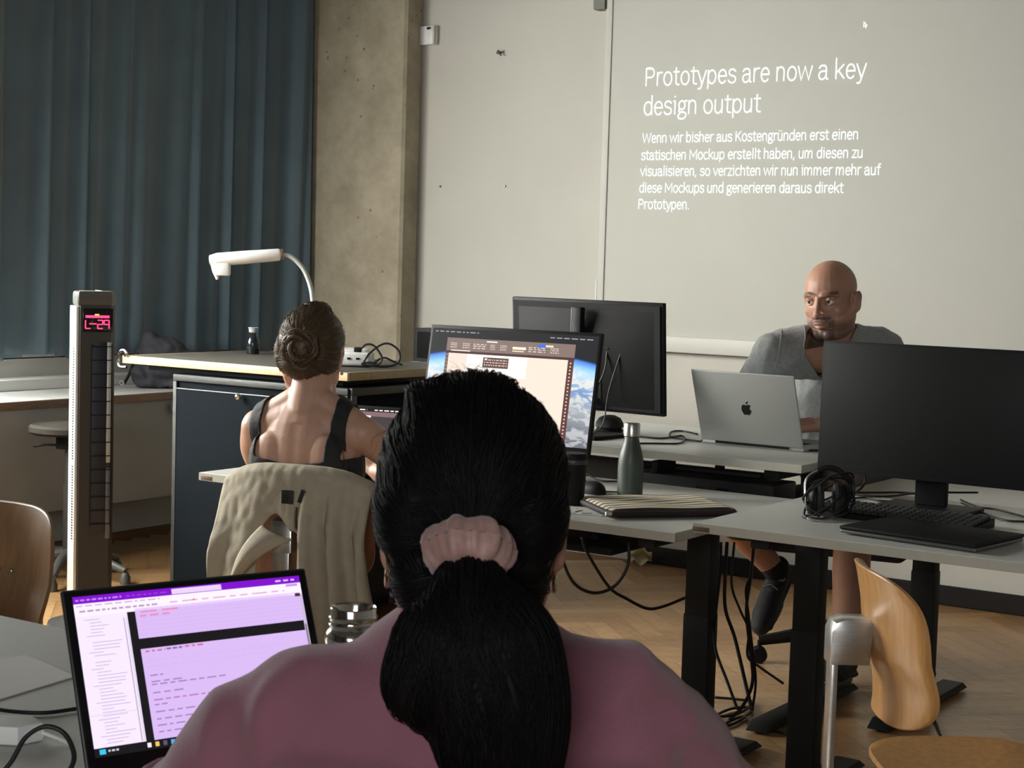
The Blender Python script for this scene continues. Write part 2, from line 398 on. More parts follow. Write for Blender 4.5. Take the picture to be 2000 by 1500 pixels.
# lettering: a plain stroke alphabet (stroke lists in em units: x-height .52, capitals .70)
def arc(cx, cy, rx, ry, a0, a1, n=18):
    return [(cx+rx*cos(radians(a0+(a1-a0)*i/n)), cy+ry*sin(radians(a0+(a1-a0)*i/n))) for i in range(n+1)]
def sm(*p): return [(v.x, v.y) for v in cr([(a, b_, 0) for a, b_ in p], 5)]
def stem(x, a, b_): return [(x, a), (x, b_)]
def dot(x, y): return [(x-.012, y), (x+.012, y)]
ARCH = sm((.08, .33), (.11, .44), (.19, .51), (.29, .52), (.38, .47), (.42, .36), (.42, .2))+[(.42, 0)]
GL = {
 ' ': (.25, []), '.': (.25, [dot(.11, .012)]), ',': (.25, [[(.12, .03), (.07, -.12)]]),
 'P': (.60, [stem(.09, 0, .70), [(.09, .70), (.33, .70)]+arc(.33, .515, .18, .185, 90, -90)+[(.09, .33)]]),
 'K': (.61, [stem(.09, 0, .70), [(.52, .70), (.09, .27)], [(.23, .41), (.55, 0)]]),
 'W': (.90, [[(.03, .70), (.22, 0), (.445, .66), (.67, 0), (.86, .70)]]),
 'M': (.82, [[(.09, 0), (.09, .70), (.41, .2), (.73, .70), (.73, 0)]]),
 'a': (.53, [sm((.07, .42), (.13, .495), (.24, .52), (.35, .49), (.40, .38), (.40, .2))+[(.40, .06), (.43, .0), (.48, 0)], sm((.40, .30), (.26, .30), (.11, .26), (.06, .14), (.11, .02), (.21, -.01), (.32, .03), (.40, .13))]),
 'b': (.55, [stem(.08, 0, .76), arc(.275, .255, .195, .265, 0, 360, 28)]),
 'c': (.48, [arc(.27, .255, .205, .265, 48, 312, 22)]),
 'd': (.55, [stem(.46, 0, .76), arc(.265, .255, .195, .265, 0, 360, 28)]),
 'e': (.52, [[(.08, .27), (.455, .27)]+arc(.265, .265, .19, .255, 8, 180, 14)+arc(.265, .255, .19, .265, 180, 318, 14)]),
 'f': (.32, [sm((.33, .745), (.25, .76), (.18, .71), (.165, .60))+[(.165, 0)], [(.04, .515), (.31, .515)]]),
 'g': (.51, [arc(.235, .345, .155, .175, 0, 360, 26), [(.35, .46), (.42, .52), (.49, .52)], sm((.12, .21), (.085, .13), (.15, .07), (.34, .06), (.44, .0), (.44, -.10), (.36, -.18), (.24, -.205), (.10, -.18), (.05, -.10), (.09, -.02), (.17, .06))]),
 'h': (.53, [stem(.08, 0, .76), ARCH]),
 'i': (.245, [[(.06, .515), (.125, .515), (.125, 0)], dot(.12, .70)]),
 'k': (.50, [stem(.08, 0, .76), [(.43, .515), (.08, .2)], [(.19, .30), (.46, 0)]]),
 'l': (.245, [[(.125, .76), (.125, 0)]]),
 'm': (.83, [stem(.08, 0, .515), [(x*.82+.01, y) for x, y in ARCH], [(x*.82+.345, y) for x, y in ARCH]+[]]),
 'n': (.53, [stem(.08, 0, .515), ARCH]),
 'o': (.55, [arc(.275, .255, .205, .265, 0, 360, 28)]),
 'p': (.55, [stem(.08, -.2, .515), arc(.275, .255, .195, .265, 0, 360, 28)]),
 'r': (.37, [stem(.09, 0, .515), sm((.09, .32), (.13, .44), (.22, .51), (.34, .51))]),
 's': (.47, [sm((.40, .44), (.33, .50), (.23, .525), (.12, .49), (.08, .40), (.13, .31), (.25, .27), (.37, .22), (.41, .13), (.36, .03), (.24, -.01), (.12, .02), (.05, .09))]),
 't': (.36, [[(.16, .67)]+sm((.16, .3), (.16, .12), (.20, .02), (.33, 0)), [(.03, .515), (.32, .515)]]),
 'u': (.53, [sm((.08, .515), (.08, .3), (.08, .14), (.13, .02), (.23, -.01), (.34, .04), (.42, .16)), stem(.42, 0, .515)]),
 'v': (.48, [[(.03, .515), (.24, 0), (.45, .515)]]),
 'w': (.72, [[(.03, .515), (.18, 0), (.36, .5), (.54, 0), (.69, .515)]]),
 'y': (.48, [[(.03, .515), (.245, .0)], [(.45, .515), (.21, -.14), (.16, -.2), (.06, -.2)]]),
 'z': (.47, [[(.06, .515), (.40, .515), (.06, 0), (.42, 0)]]),
}
GL['ü'] = (.53, GL['u'][1]+[dot(.16, .69), dot(.34, .69)])
def ribbon(t, pts, w, f, depth):
    """flat stroke of width w through 2D pts, mapped to 3D by f; round ends"""
    P = [Vector((a, b_)) for a, b_ in pts]
    L, R = [], []
    for i, p in enumerate(P):
        d0 = (p-P[i-1]).normalized() if i else None; d1 = (P[i+1]-p).normalized() if i < len(P)-1 else None
        if d0 is None: d = d1; k = 1
        elif d1 is None: d = d0; k = 1
        else:
            d = (d0+d1); d = d.normalized() if d.length > 1e-6 else d0; k = min(1/max(d.dot(d1), .35), 1.8)
        nrm = Vector((-d.y, d.x))*(w/2*k); L.append(p+nrm); R.append(p-nrm)
    n = len(P)
    t.add([f(v) for v in L]+[f(v) for v in R], [(i, i+1, n+i+1, n+i) for i in range(n-1)])
    for p in (P[0], P[-1]):
        t.add([f(p+Vector((cos(a*pi/4), sin(a*pi/4)))*w/2) for a in range(8)], [tuple(range(8))])
def text_line(body, width, x, z, y, cap, weight, name, parent, m):
    adv = 0; seq = []
    for chh in body:
        a, st_ = GL[chh]; seq += [[(px+adv, py) for px, py in q] for q in st_]; adv += a
    xs = [p[0] for q in seq for p in q]; mn, mx = min(xs), max(xs); kz = cap/.70; kx = width/(mx-mn)
    t = MB()
    for q in seq: ribbon(t, q, weight, lambda v: Vector(((v.x-mn)*kx+x, y, v.y*kz+z)), 0)
    me = t.mesh(name); me.materials.append(m)
    return link(name, me, parent, smooth=False)
YT = SY-.0012
for body, width, x, z, cap, wt in (
    ('Prototypes are now a key', 1.070, -3.890, 2.2145, .0785, .066), ('design output', .588, -3.895, 2.082, .0785, .066),
    ('Wenn wir bisher aus Kostengründen erst einen', 1.053, -3.898, 1.9545, .042, .090),
    ('statischen Mockup erstellt haben, um diesen zu', 1.080, -3.901, 1.876, .042, .090),
    ('visualisieren, so verzichten wir nun immer mehr auf', 1.168, -3.903, 1.8025, .042, .090),
    ('diese Mockups und generieren daraus direkt', 1.004, -3.904, 1.7265, .042, .090),
    ('Prototypen.', .260, -3.906, 1.651, .042, .090)):
    text_line(body, width, x-SX0, z-.995, YT-SY, cap, wt, 'projected_line', scr, M_txt)
cb = Vector(sl((-2.832, YT, 2.436)))
ct = MB(); S = .034
oc = [(-.25, .5), (-.25, -.35), (-.05, -.17), (.06, -.45), (.2, -.38), (.1, -.13), (.35, -.13)]
ic = [(-.13, .22), (-.13, -.1), (.1, -.05)]
ct.add([cb+Vector((a*S, 0, b_*S)) for a, b_ in oc], [tuple(range(7))], 0)
ct.add([cb+Vector((a*S, -.0006, b_*S)) for a, b_ in ic], [(0, 1, 2)], 1)
ct.build('projected_cursor', [M_txt, M_scr], scr, smooth=False)

# small fittings on the front wall
th = thing('room_thermostat', 'small white square sensor box at the column edge high on the wall', 'thermostat', (-5.165, 6.9, 2.462))
MB().box((0, -.016, .047), (.10, .032, .095), .008).build('housing', M_white, th)
MB().box((.012, -.033, .081), (.026, .003, .012), .001).build('display', mat('black_window', (.006, .006, .006), .2, bump=.01), th)
MB().box((.043, -.020, .047), (.012, .034, .09), .003).build('side_cover', mat('white_plastic_shade', (.5, .5, .47), .5, bump=.01), th)
M_steel_d = mat('dull_steel', (0.22, 0.21, 0.19), 0.4, 0.8, bump=.02)
hk = MB(); hk.tube([(0, 0, 0), (.004, -.02, 0), (.012, -.035, .004)], .006, 8); hk.ball((-.006, -.004, 0), (.016, .004, .008)); hk.tube([(.006, -.02, 0), (.022, -.024, -.018)], .004, 6)
tag(hk.build('wall_hook', M_steel_d, loc=(-4.738, 6.9, 2.407)), 'small dark metal hook alone high on the white wall', 'hook')
for i, (x, z) in enumerate(((-5.08, 1.756), (-4.685, 1.756))):
    o = MB().lathe([(.0, .006), (.004, .006), (.0065, .002), (.0065, 0)], 12).build('wall_screw', M_steel_d, loc=(x, 6.9, z), rot=(radians(90), 0, 0))
    tag(o, ['screw head in the white wall nearer the concrete column', 'screw head in the white wall nearer the projection screen'][i], 'screw', 'screws in the wall')

# ---------------------------------------------------------------- furniture
M_top = mat('grey_desk_laminate', (0.50, 0.505, 0.465), 0.42, var=0.03, vscale=120, bump=0.01)
M_edge = mat('grey_desk_edge', (0.40, 0.39, 0.33), 0.5, var=0.04, vscale=40, bump=0.02)
M_blk = mat('black_powder_coat', (0.011, 0.012, 0.011), 0.6, spec=0.3, bump=0.05, bscale=500)
M_plas = mat('black_plastic', (0.010, 0.010, 0.0105), 0.55, spec=0.18, bump=0.03, bscale=400)
M_gloss = mat('black_screen_glass', (0.006, 0.006, 0.007), 0.12, bump=0.0, var=0.01)
M_rub = mat('black_cable_rubber', (0.008, 0.007, 0.008), 0.5, bump=0.02)
M_oakedge = wood('pale_wood_edge', (0.42, 0.31, 0.17), (0.56, 0.43, 0.26), 0.5, (2, 2, 12), 9)
M_brownedge = wood('brown_wood_edge', (0.16, 0.10, 0.065), (0.24, 0.155, 0.10), 0.55, (2, 2, 14), 9)
M_ply = wood('beech_plywood', (0.42, 0.205, 0.062), (0.58, 0.315, 0.11), 0.38, (14, 14, 1.2), 5, 0.3)
M_plyd = wood('beech_plywood_end', (0.30, 0.16, 0.06), (0.42, 0.24, 0.10), 0.45, (3, 3, 40), 8, 0.2)
M_steel = mat('brushed_steel', (0.55, 0.55, 0.53), 0.28, 0.95, var=0.08, vscale=30, bump=0.03, bscale=200, stretch=(1, 1, 8))
M_alu = mat('satin_aluminium', (0.43, 0.44, 0.415), 0.5, 0.45, bump=0.02, bscale=500)
M_chip = mat('brown_sticker', (0.12, 0.075, 0.05), 0.6, bump=.02)

def desk(label, x0, x1, y0, y1, z, cols, th=.025, beam=True, chip=None):
    """height adjustable desk: top, two column legs on foot bars, crossbeam"""
    cx, cy = (x0+x1)/2, (y0+y1)/2
    t = thing('office_desk', label, 'desk', (cx, cy, 0), group='grey height adjustable desks')
    m = MB(); m.box((0, 0, z-th/2), (x1-x0, y1-y0, th-.001), .0015, seg=1)
    tp = m.build('tabletop', M_top, t)
    e = MB(); w, d = x1-x0, y1-y0
    e.box((0, -d/2-.0006, z-th/2), (w+.0024, .0012, th-.003)); e.box((0, d/2+.0006, z-th/2), (w+.0024, .0012, th-.003))
    e.box((-w/2-.0006, 0, z-th/2), (.0012, d, th-.003)); e.box((w/2+.0006, 0, z-th/2), (.0012, d, th-.003))
    e.build('edge_band', M_edge, t, smooth=False)
    if chip:
        MB().box((chip[0]-cx, -d/2-.0016, z-th/2-.003), (.045, .001, .012), .0003).build('inventory_sticker', M_chip, t)
    for x in cols:
        l = MB(); l.box((x-cx, 0, (z-th+.42)/2+.01), (.072, .056, z-th-.42-.02), .004); l.box((x-cx, 0, .24), (.077, .061, .42), .005)
        l.build('leg', M_blk, t)
        f = MB(); f.prism([(-.35, .012), (-.31, .034), (.31, .034), (.35, .012), (.35, .008), (-.35, .008)], -.036, .036, Matrix.Translation((x-cx, 0, 0)) @ Matrix(((0, 0, 1, 0), (1, 0, 0, 0), (0, 1, 0, 0), (0, 0, 0, 1))), bev=.003)
        for yy in (-.32, .32): f.lathe([(.016, 0), (.018, .004), (.012, .009), (.006, .012)], 12, c=(x-cx, yy, 0))
        f.build('foot_bar', M_blk, t)
        b = MB(); b.box((x-cx, 0, z-th-.018), (.05, d-.16, .034), .003); b.build('side_bracket', M_blk, t)
    if beam:
        MB().box(((cols[0]+cols[1])/2-cx, 0, z-th-.030), (abs(cols[1]-cols[0])-.04, .06, .05), .004).build('crossbeam', M_blk, t)
    return t
desk('grey desk with the bright monitor and striped sleeve, black column legs', -3.56, -1.95, 3.66, 4.46, .73, (-3.43, -2.075), chip=(-3.53, 0))
desk('grey desk at right holding the headset and the black monitor', -1.906, -.306, 3.673, 4.473, .76, (-1.765, -.45), chip=(-1.885, 0))
dC = desk('grey desk carrying the silver laptop, where the man sits', -3.59, -1.99, 4.49, 5.29, .825, (-3.45, -2.12), beam=False)
desk('grey desk mostly hidden behind the black monitor, beside the man', -1.955, -.36, 4.75, 5.55, .735, (-1.842, -.5))
desk('grey desk in the foreground under the purple laptop', -2.95, -1.10, 1.05, 1.87, .762, (-2.75, -1.35))
# black cable channel and power unit under the man's desk
bx = MB(); bx.box((0, 0, -.038), (1.20, .05, .07), .005); bx.box((0, .05, -.07), (1.2, .05, .006), .001)
ch = bx.build('cable_channel', M_blk, dC, loc=(0, -.22, .77))
for xx in (-.5, -.22, .12, .45): MB().box((xx, 0, .012), (.02, .03, .034), .001).build('hanger', M_blk, ch)
pu = thing('power_unit', 'black box with a glowing orange light under the man\'s desk', 'power unit', (-2.34, 4.585, .655))
MB().box((0, 0, .05), (.52, .16, .10), .006).build('housing', M_plas, pu)
MB().box((.06, -.0815, .062), (.11, .003, .03), .001).build('front_panel', M_gloss, pu)
MB().ball((.012, -.083, .062), (.0085, .003, .0055)).build('indicator_light', glow('amber_led', (1.0, .33, .06), 9.0), pu)
MB().box((-.15, 0, .117), (.02, .12, .036), .001).build('mounting_strap', M_blk, pu)
# black cable tray under the front desk edge
tr = thing('keyboard_tray', 'slim black tray under the edge of the desk with striped sleeve', 'tray', (-2.46, 3.80, .64))
MB().box((0, 0, .012), (.62, .20, .022), .009, seg=3).build('tray', M_plas, tr)
for xx in (-.22, .20): MB().box((xx, .03, .036), (.02, .08, .030), .001).build('bracket', M_blk, tr)

def plank(u, th, nu=28):
    pass
def chair(label, x, y, rz, seat_z=.455, rivet=True, colour=None, group='plywood chairs with metal frames', named='plywood_chair'):
    """school chair facing local +y: plywood seat and backrest on flat steel posts"""
    c = thing(named, label, 'chair', (x, y, 0), rz, group)
    mp = colour or M_ply
    def rr(u, hw, hl, p=3.2):
        a = 2*pi*u; ca_, sa_ = cos(a), sin(a)
        return (hw*(abs(ca_)**(2/p))*(1 if ca_ >= 0 else -1), hl*(abs(sa_)**(2/p))*(1 if sa_ >= 0 else -1))
    s = MB(); NU = 64; prof = [(0, 1), (.5, 1), (.9, 1), (.985, 1), (1, .6), (1, -.6), (.985, -1), (.9, -1), (.5, -1), (0, -1)]
    vs = []
    for k, sgn in prof:
        for i in range(NU):
            px, py = rr(i/NU, .20, .20); px *= k; py *= k
            zz = seat_z - .012*(1-min(1, (px/.2)**2+(py/.2)**2)) - (.03*((py-.10)/.1)**2 if py > .10 else 0) + sgn*.0055
            vs.append((px, py+.02, zz))
    fs = [(j*NU+i, j*NU+(i+1) % NU, (j+1)*NU+(i+1) % NU, (j+1)*NU+i) for j in range(len(prof)-1) for i in range(NU)]
    s.add(vs, fs); s.build('seat', mp, c)
    b = MB(); vs = []
    for k, sgn in prof:
        for i in range(NU):
            px, pz = rr(i/NU, .195, .142, 3.4); px *= k; pz *= k
            zc = seat_z+.236+pz
            yy = -.205 - .016*(pz/.165) + .016*(1-min(1, abs(pz+.09)/.075)**2 if abs(pz+.09) < .075 else 0) - (.018*((pz-.08)/.085)**2 if pz > .08 else 0) + .055*(px/.195)**2*(1 if True else 0) + sgn*.0055
            vs.append((px, yy, zc))
    b.add(vs, fs); b.build('backrest', mp, c)
    zt = seat_z+.236
    p = MB(); p.box((0, -.275, (zt+.0)/2+.17), (.045, .012, zt-.36), .002); p.build('back_post', M_steel, c)
    k = MB(); k.prism([(-.285, -.04), (-.212, -.04), (-.206, .045), (-.262, .045), (-.278, .038), (-.285, .022)], -.030, .030, Matrix.Translation((0, 0, zt)) @ Matrix(((0, 0, 1, 0), (1, 0, 0, 0), (0, 1, 0, 0), (0, 0, 0, 1))), bev=.004)
    k.build('back_bracket', M_steel, c)
    if rivet:
        for xx in (-.02, .02):
            MB().ball((xx, -.1935, zt), (.006, .004, .006), n=12).build('rivet', M_steel, c)
    f = MB(); zz = seat_z-.03
    f.box((0, -.05, zz), (.045, .44, .014), .003); f.build('seat_rail', M_steel, c)
    for sx, sy in ((-1, 1), (1, 1), (-1, -1), (1, -1)):
        l = MB(); l.tube(cr([(sx*.03, sy*.12, zz-.005), (sx*.12, sy*.17, zz-.02), (sx*.165, sy*.19, zz-.08), (sx*.19, sy*.215, .012)], 6), .0105, 10)
        l.build('leg', M_steel, c)
        q = MB(); q.lathe([(.0, 0), (.014, 0), (.014, .018), (.010, .026)], 12, c=(sx*.19, sy*.215, 0)); q.build('foot_cap', M_rub, c)
    return c
# empty chair at right: faces right and away
chair('empty plywood chair at right in front of the black monitor desk', -.982, 3.055, radians(-54), seat_z=.469)
# chair across the foreground desk, its back cut off by the left frame edge
chair('plywood chair at the far left behind the foreground desk', -2.875, 2.18, radians(180), seat_z=.459, colour=wood('shaded_brown_plywood', (.22, .12, .055), (.31, .18, .085), .4, (14, 14, 1.2), 5, .2))  # browner plywood, darkened to put this chair's shade into the wood colour
chair('reddish plywood chair with a beige jacket over its back', -2.86, 3.42, radians(16), seat_z=.449, colour=wood('red_brown_plywood', (.13, .05, .025), (.21, .085, .04), .4, (14, 14, 1.2), 5, .2))

# round stool under the side table
sp_ = at_z(136, 829, .63)
st = thing('round_stool', 'dark round work stool in front of the long side table', 'stool', (sp_.x*.969, sp_.y*.969, 0))
MB().lathe([(0, .658), (.155, .655), (.167, .645), (.167, .625), (.155, .615), (0, .613)], 40).build('seat', mat('dark_stool_seat', (.032, .028, .022), .7, spec=.2, bump=.03), st)
MB().lathe([(.055, .553), (.055, .615)], 20).build('seat_plate', M_plas, st)
MB().tube([(0, 0, .565), (-.09, -.05, .565), (-.14, -.07, .555)], .005, 8).build('height_lever', M_plas, st)
MB().lathe([(.024, .10), (.024, .40), (.018, .40), (.018, .555)], 20).build('column', mat('dark_grey_metal', (.075, .072, .068), .45, .5, bump=.02), st)
for k in range(5):
    a = 2*pi*k/5+.3
    l = MB(); l.tube([(0, 0, .11), (.14*cos(a), .14*sin(a), .10), (.27*cos(a), .27*sin(a), .055)], [.024, .02, .015], 10); l.lathe([(0, 0), (.022, 0), (.022, .03), (.012, .05)], 14, c=(.27*cos(a), .27*sin(a), 0))
    l.build('base_leg', mat('stool_base_grey', (.10, .098, .092), .5, .3, bump=.02), st)

# long side table along the curtain wall
sd = thing('side_table', 'long white topped side table with brown wooden edge along the left wall', 'table', (-5.9, 4.2, 0))
MB().box((-.006, 0, .722), (.50, 4.4, .036), .002).build('tabletop', mat('white_laminate', (.66, .66, .63), .35, bump=.01), sd)
MB().box((.248, 0, .7215), (.012, 4.4, .035), .002).build('front_edge', M_brownedge, sd)
MB().box((.235, 0, .478), (.018, 4.36, .45), .002).build('modesty_panel', mat('grey_panel', (.27, .275, .265), .7, var=.03, bump=.03), sd)
for yy in (.2, 1.42): 
    MB().prism([(0, 0), (.05, 0), (.035, -.05), (.015, -.05)], 0, .012, Matrix.Translation((.256, yy-.02, .69)) @ Matrix(((0, 0, 1, 0), (1, 0, 0, 0), (0, 1, 0, 0), (0, 0, 0, 1)))).build('panel_bracket', mat('panel_bracket_dark', (.12, .115, .10), .6, bump=.02), sd)
for yy in (-2.1, 0.0, 2.1):
    for xx in (-.2, .17): MB().box((xx, yy, .352), (.04, .04, .704), .003).build('leg', M_blk, sd)

# black cabinet
M_cab = mat('blue_black_paint', (0.006, 0.008, 0.010), 0.85, spec=.04, var=.06, vscale=3, bump=0.02)
M_cabf = mat('black_cabinet_frame', (0.030, 0.031, 0.028), 0.5, bump=0.02)
cb_ = thing('storage_cabinet', 'black cabinet under the wood edged board, behind the woman with the bun', 'cabinet', (-4.52, 5.22, 0))
bd = MB(); bd.box((0, 0, .445), (.92, .50, .89), .003); bd.build('body', M_cab, cb_)
fr = MB(); fr.box((0, -.256, .875), (.92, .012, .026), .002); fr.box((-.45, -.256, .44), (.02, .012, .84), .002); fr.box((.45, -.256, .44), (.02, .012, .84), .002); fr.build('front_frame', M_cabf, cb_)
dr = MB(); dr.box((0, -.258, .43), (.87, .014, .80), .003); do = dr.build('door', M_cab, cb_)
MB().box((0, -.266, .832), (.87, .004, .004), .001).build('door_top_trim', mat('cabinet_trim', (.25, .25, .24), .4, .3, bump=.01), do)
MB().ball((-.075, -.288, .822), (.014, .014, .014)).build('knob', mat('polished_chrome', (.75, .75, .74), .15, 1.0, bump=.01), do)
MB().lathe([(0, .004), (.008, .004), (.01, 0)], 14, Matrix.Translation((.30, -.266, .855)) @ Matrix.Rotation(radians(90), 4, 'X')).build('lock', MATS['polished_chrome'], do)
sp = MB(); sp.box((.463, 0, .44), (.01, .46, .80), .003); sp.build('side_panel', M_cab, cb_)
sf = MB(); sf.box((.466, 0, .874), (.014, .50, .03), .002); sf.box((.466, .235, .43), (.014, .03, .86), .002); sf.box((.466, -.235, .43), (.014, .03, .86), .002); sf.build('side_frame', M_cabf, cb_)
kb = MB(); kb.ball((.482, .10, .845), (.012, .012, .012)); kb.build('side_knob', M_plas, cb_)
# wood edged board on the cabinet
bo = thing('drawing_board', 'dark wide board with a pale wooden edge lying on the black cabinet', 'board', (-4.66, 5.35, .89))
MB().box((0, 0, .014), (1.05, .66, .026), .002).build('base_frame', M_blk, bo)
MB().box((0, 0, .044), (1.186, .776, .031), .001).build('panel', mat('dark_board_surface', (.075, .07, .058), .5, var=.05, bump=.02), bo)
ed = MB(); ed.box((0, -.395, .0435), (1.21, .014, .032), .001); ed.build('front_edge', M_oakedge, bo)
MB().box((.600, 0, .0435), (.014, .776, .032), .001).build('right_edge', wood('tan_wood_edge', (.20, .155, .075), (.29, .225, .12), .5, (2, 10, 2), 9), bo)
MB().box((-.600, 0, .0435), (.014, .776, .032), .001).build('left_edge', M_oakedge, bo)
ck = MB(); ck.tube(cr([(-.575, -.408, .012), (-.612, -.410, .014), (-.622, -.410, .045), (-.610, -.410, .075), (-.585, -.410, .082), (-.572, -.410, .068), (-.583, -.410, .058)], 5), .006, 8)
ck.build('edge_clip', MATS['polished_chrome'], bo)
# white ledge and black box by the front wall
lz = at_y(820, 707, 6.68); lx = at_y(809, 676, 6.68).x
lg = thing('wall_ledge', 'short white ledge on the wall behind the wood edged board', 'shelf', (lx+.33, 6.9, lz.z-.036))
MB().box((0, -.14, .018), (.70, .28, .036), .003).build('board', M_white, lg)
for xx in (-.3, .3): MB().box((xx, -.10, -.05), (.03, .2, .10), .003).build('bracket', M_white, lg)
eb = thing('equipment_box', 'low black box on the white ledge, partly behind the bright monitor', 'box', (lx+.31, 6.74, lz.z))
MB().box((0, 0, .085), (.62, .12, .165), .005).build('housing', mat('charcoal_plastic', (.03, .034, .04), .5, bump=.02), eb)
MB().box((0, -.062, .085), (.58, .004, .13), .001).build('front_grille', M_plas, eb)

# ---------------------------------------------------------------- screens and computers
RX90 = Matrix.Rotation(radians(90), 4, 'X')
class Disp:
    """picture on a lit display: coloured flat patches, u to the right, v downwards, both 0..1"""
    def __init__(s, w, h, y): s.w, s.h, s.y = w, h, y; s.m = MB(); s.mats = []
    def col(s, c, k=1.0):
        n = 'display_%d_%d_%d_%d' % (*c, int(k*100)); m = glow(n, srgb(*c), k)
        if m not in s.mats: s.mats.append(m)
        return s.mats.index(m)
    def poly(s, pts, c, lay=0, k=1.0):
        i = s.col(c, k)
        s.m.add([((u-.5)*s.w, s.y-lay*.00012, (1-v)*s.h) for u, v in pts], [tuple(range(len(pts)))], i)
    def r(s, u0, v0, u1, v1, c, lay=1, k=1.0): s.poly([(u0, v1), (u1, v1), (u1, v0), (u0, v0)], c, lay, k)
    def dashes(s, u0, u1, v, n, c, lay=3, hgt=.008, seed=1, k=1.0):
        q = random.Random(seed); u = u0
        while u < u1:
            l = (u1-u0)/n*(.4+.8*q.random()); s.r(u, v-hgt/2, min(u1, u+l), v+hgt/2, c, lay, k); u += l+(u1-u0)/n*.35
    def build(s, name, parent, **k):
        me = s.m.mesh(name)
        for m in s.mats: me.materials.append(m)
        me.polygons.foreach_set('material_index', s.m.mi)
        return link(name, me, parent, smooth=False, **k)

def monitor(label, loc, rz, w, h, zb, tilt, neck_y=.075, base=(.24, .19), neck_w=.07, neck_h=.62, group='black desktop monitors'):
    """monitor facing local -y; zb = height of the panel's lower edge above the desk"""
    t = thing('desktop_monitor', label, 'monitor', loc, rz, group)
    P = MB(); P.box((0, .008, h/2), (w, .018, h), .003); 
    p = P.build('panel', M_plas, t, loc=(0, 0, zb), rot=(-tilt, 0, 0))
    B = MB(); B.prism([(-w/2+.01, .01), (w/2-.01, .01), (w/2-.01, h-.01), (-w/2+.01, h-.01)], 0, .006, Matrix.Translation((0, .016, 0)) @ Matrix(((1, 0, 0, 0), (0, 0, 1, 0), (0, 1, 0, 0), (0, 0, 0, 1))))
    vs = [(-w/2+.01, .017, .01), (w/2-.01, .017, .01), (w/2-.01, .017, h-.01), (-w/2+.01, .017, h-.01), (-w*.30, .042, .05), (w*.30, .042, .05), (w*.30, .042, h*.70), (-w*.30, .042, h*.70)]
    B.add(vs, [(0, 1, 5, 4), (1, 2, 6, 5), (2, 3, 7, 6), (3, 0, 4, 7), (4, 5, 6, 7)])
    bk = B.build('back_cover', M_plas, p)
    S = MB(); S.box((0, .0445, h*.78-.07), (w*.36, .002, .004)); S.build('vent_slot', M_blk, bk)
    I = MB(); I.box((.02, .043, .075), (.20, .004, .060), .002); I.build('port_recess', mat('port_recess_grey', (.022, .024, .026), .5, bump=.01), bk)
    MB().box((.05, .0456, .085), (.075, .001, .038), .0003).build('rating_label', mat('grey_label', (.12, .13, .135), .4, bump=.01), bk)
    N = MB(); ny = neck_y+sin(tilt)*h*.45; ht = zb+h*neck_h
    N.box((0, ny+.01, ht/2+.006), (neck_w, .026, ht-.012), .004); N.build('stand_neck', M_plas, t)
    MB().box((0, ny-.016, zb+h*.45), (.10, .034, .10), .004).build('mount_plate', M_plas, t)
    F = MB(); F.box((0, ny-.03, .006), (base[0], base[1], .012), .004); F.build('stand_base', M_plas, t)
    return t, p
def bezel(p, w, h, mt=None):
    return MB().box((0, -.0012, h/2+.004), (w-.012, .001, h-.022), .0003).build('display', mt or M_gloss, p)

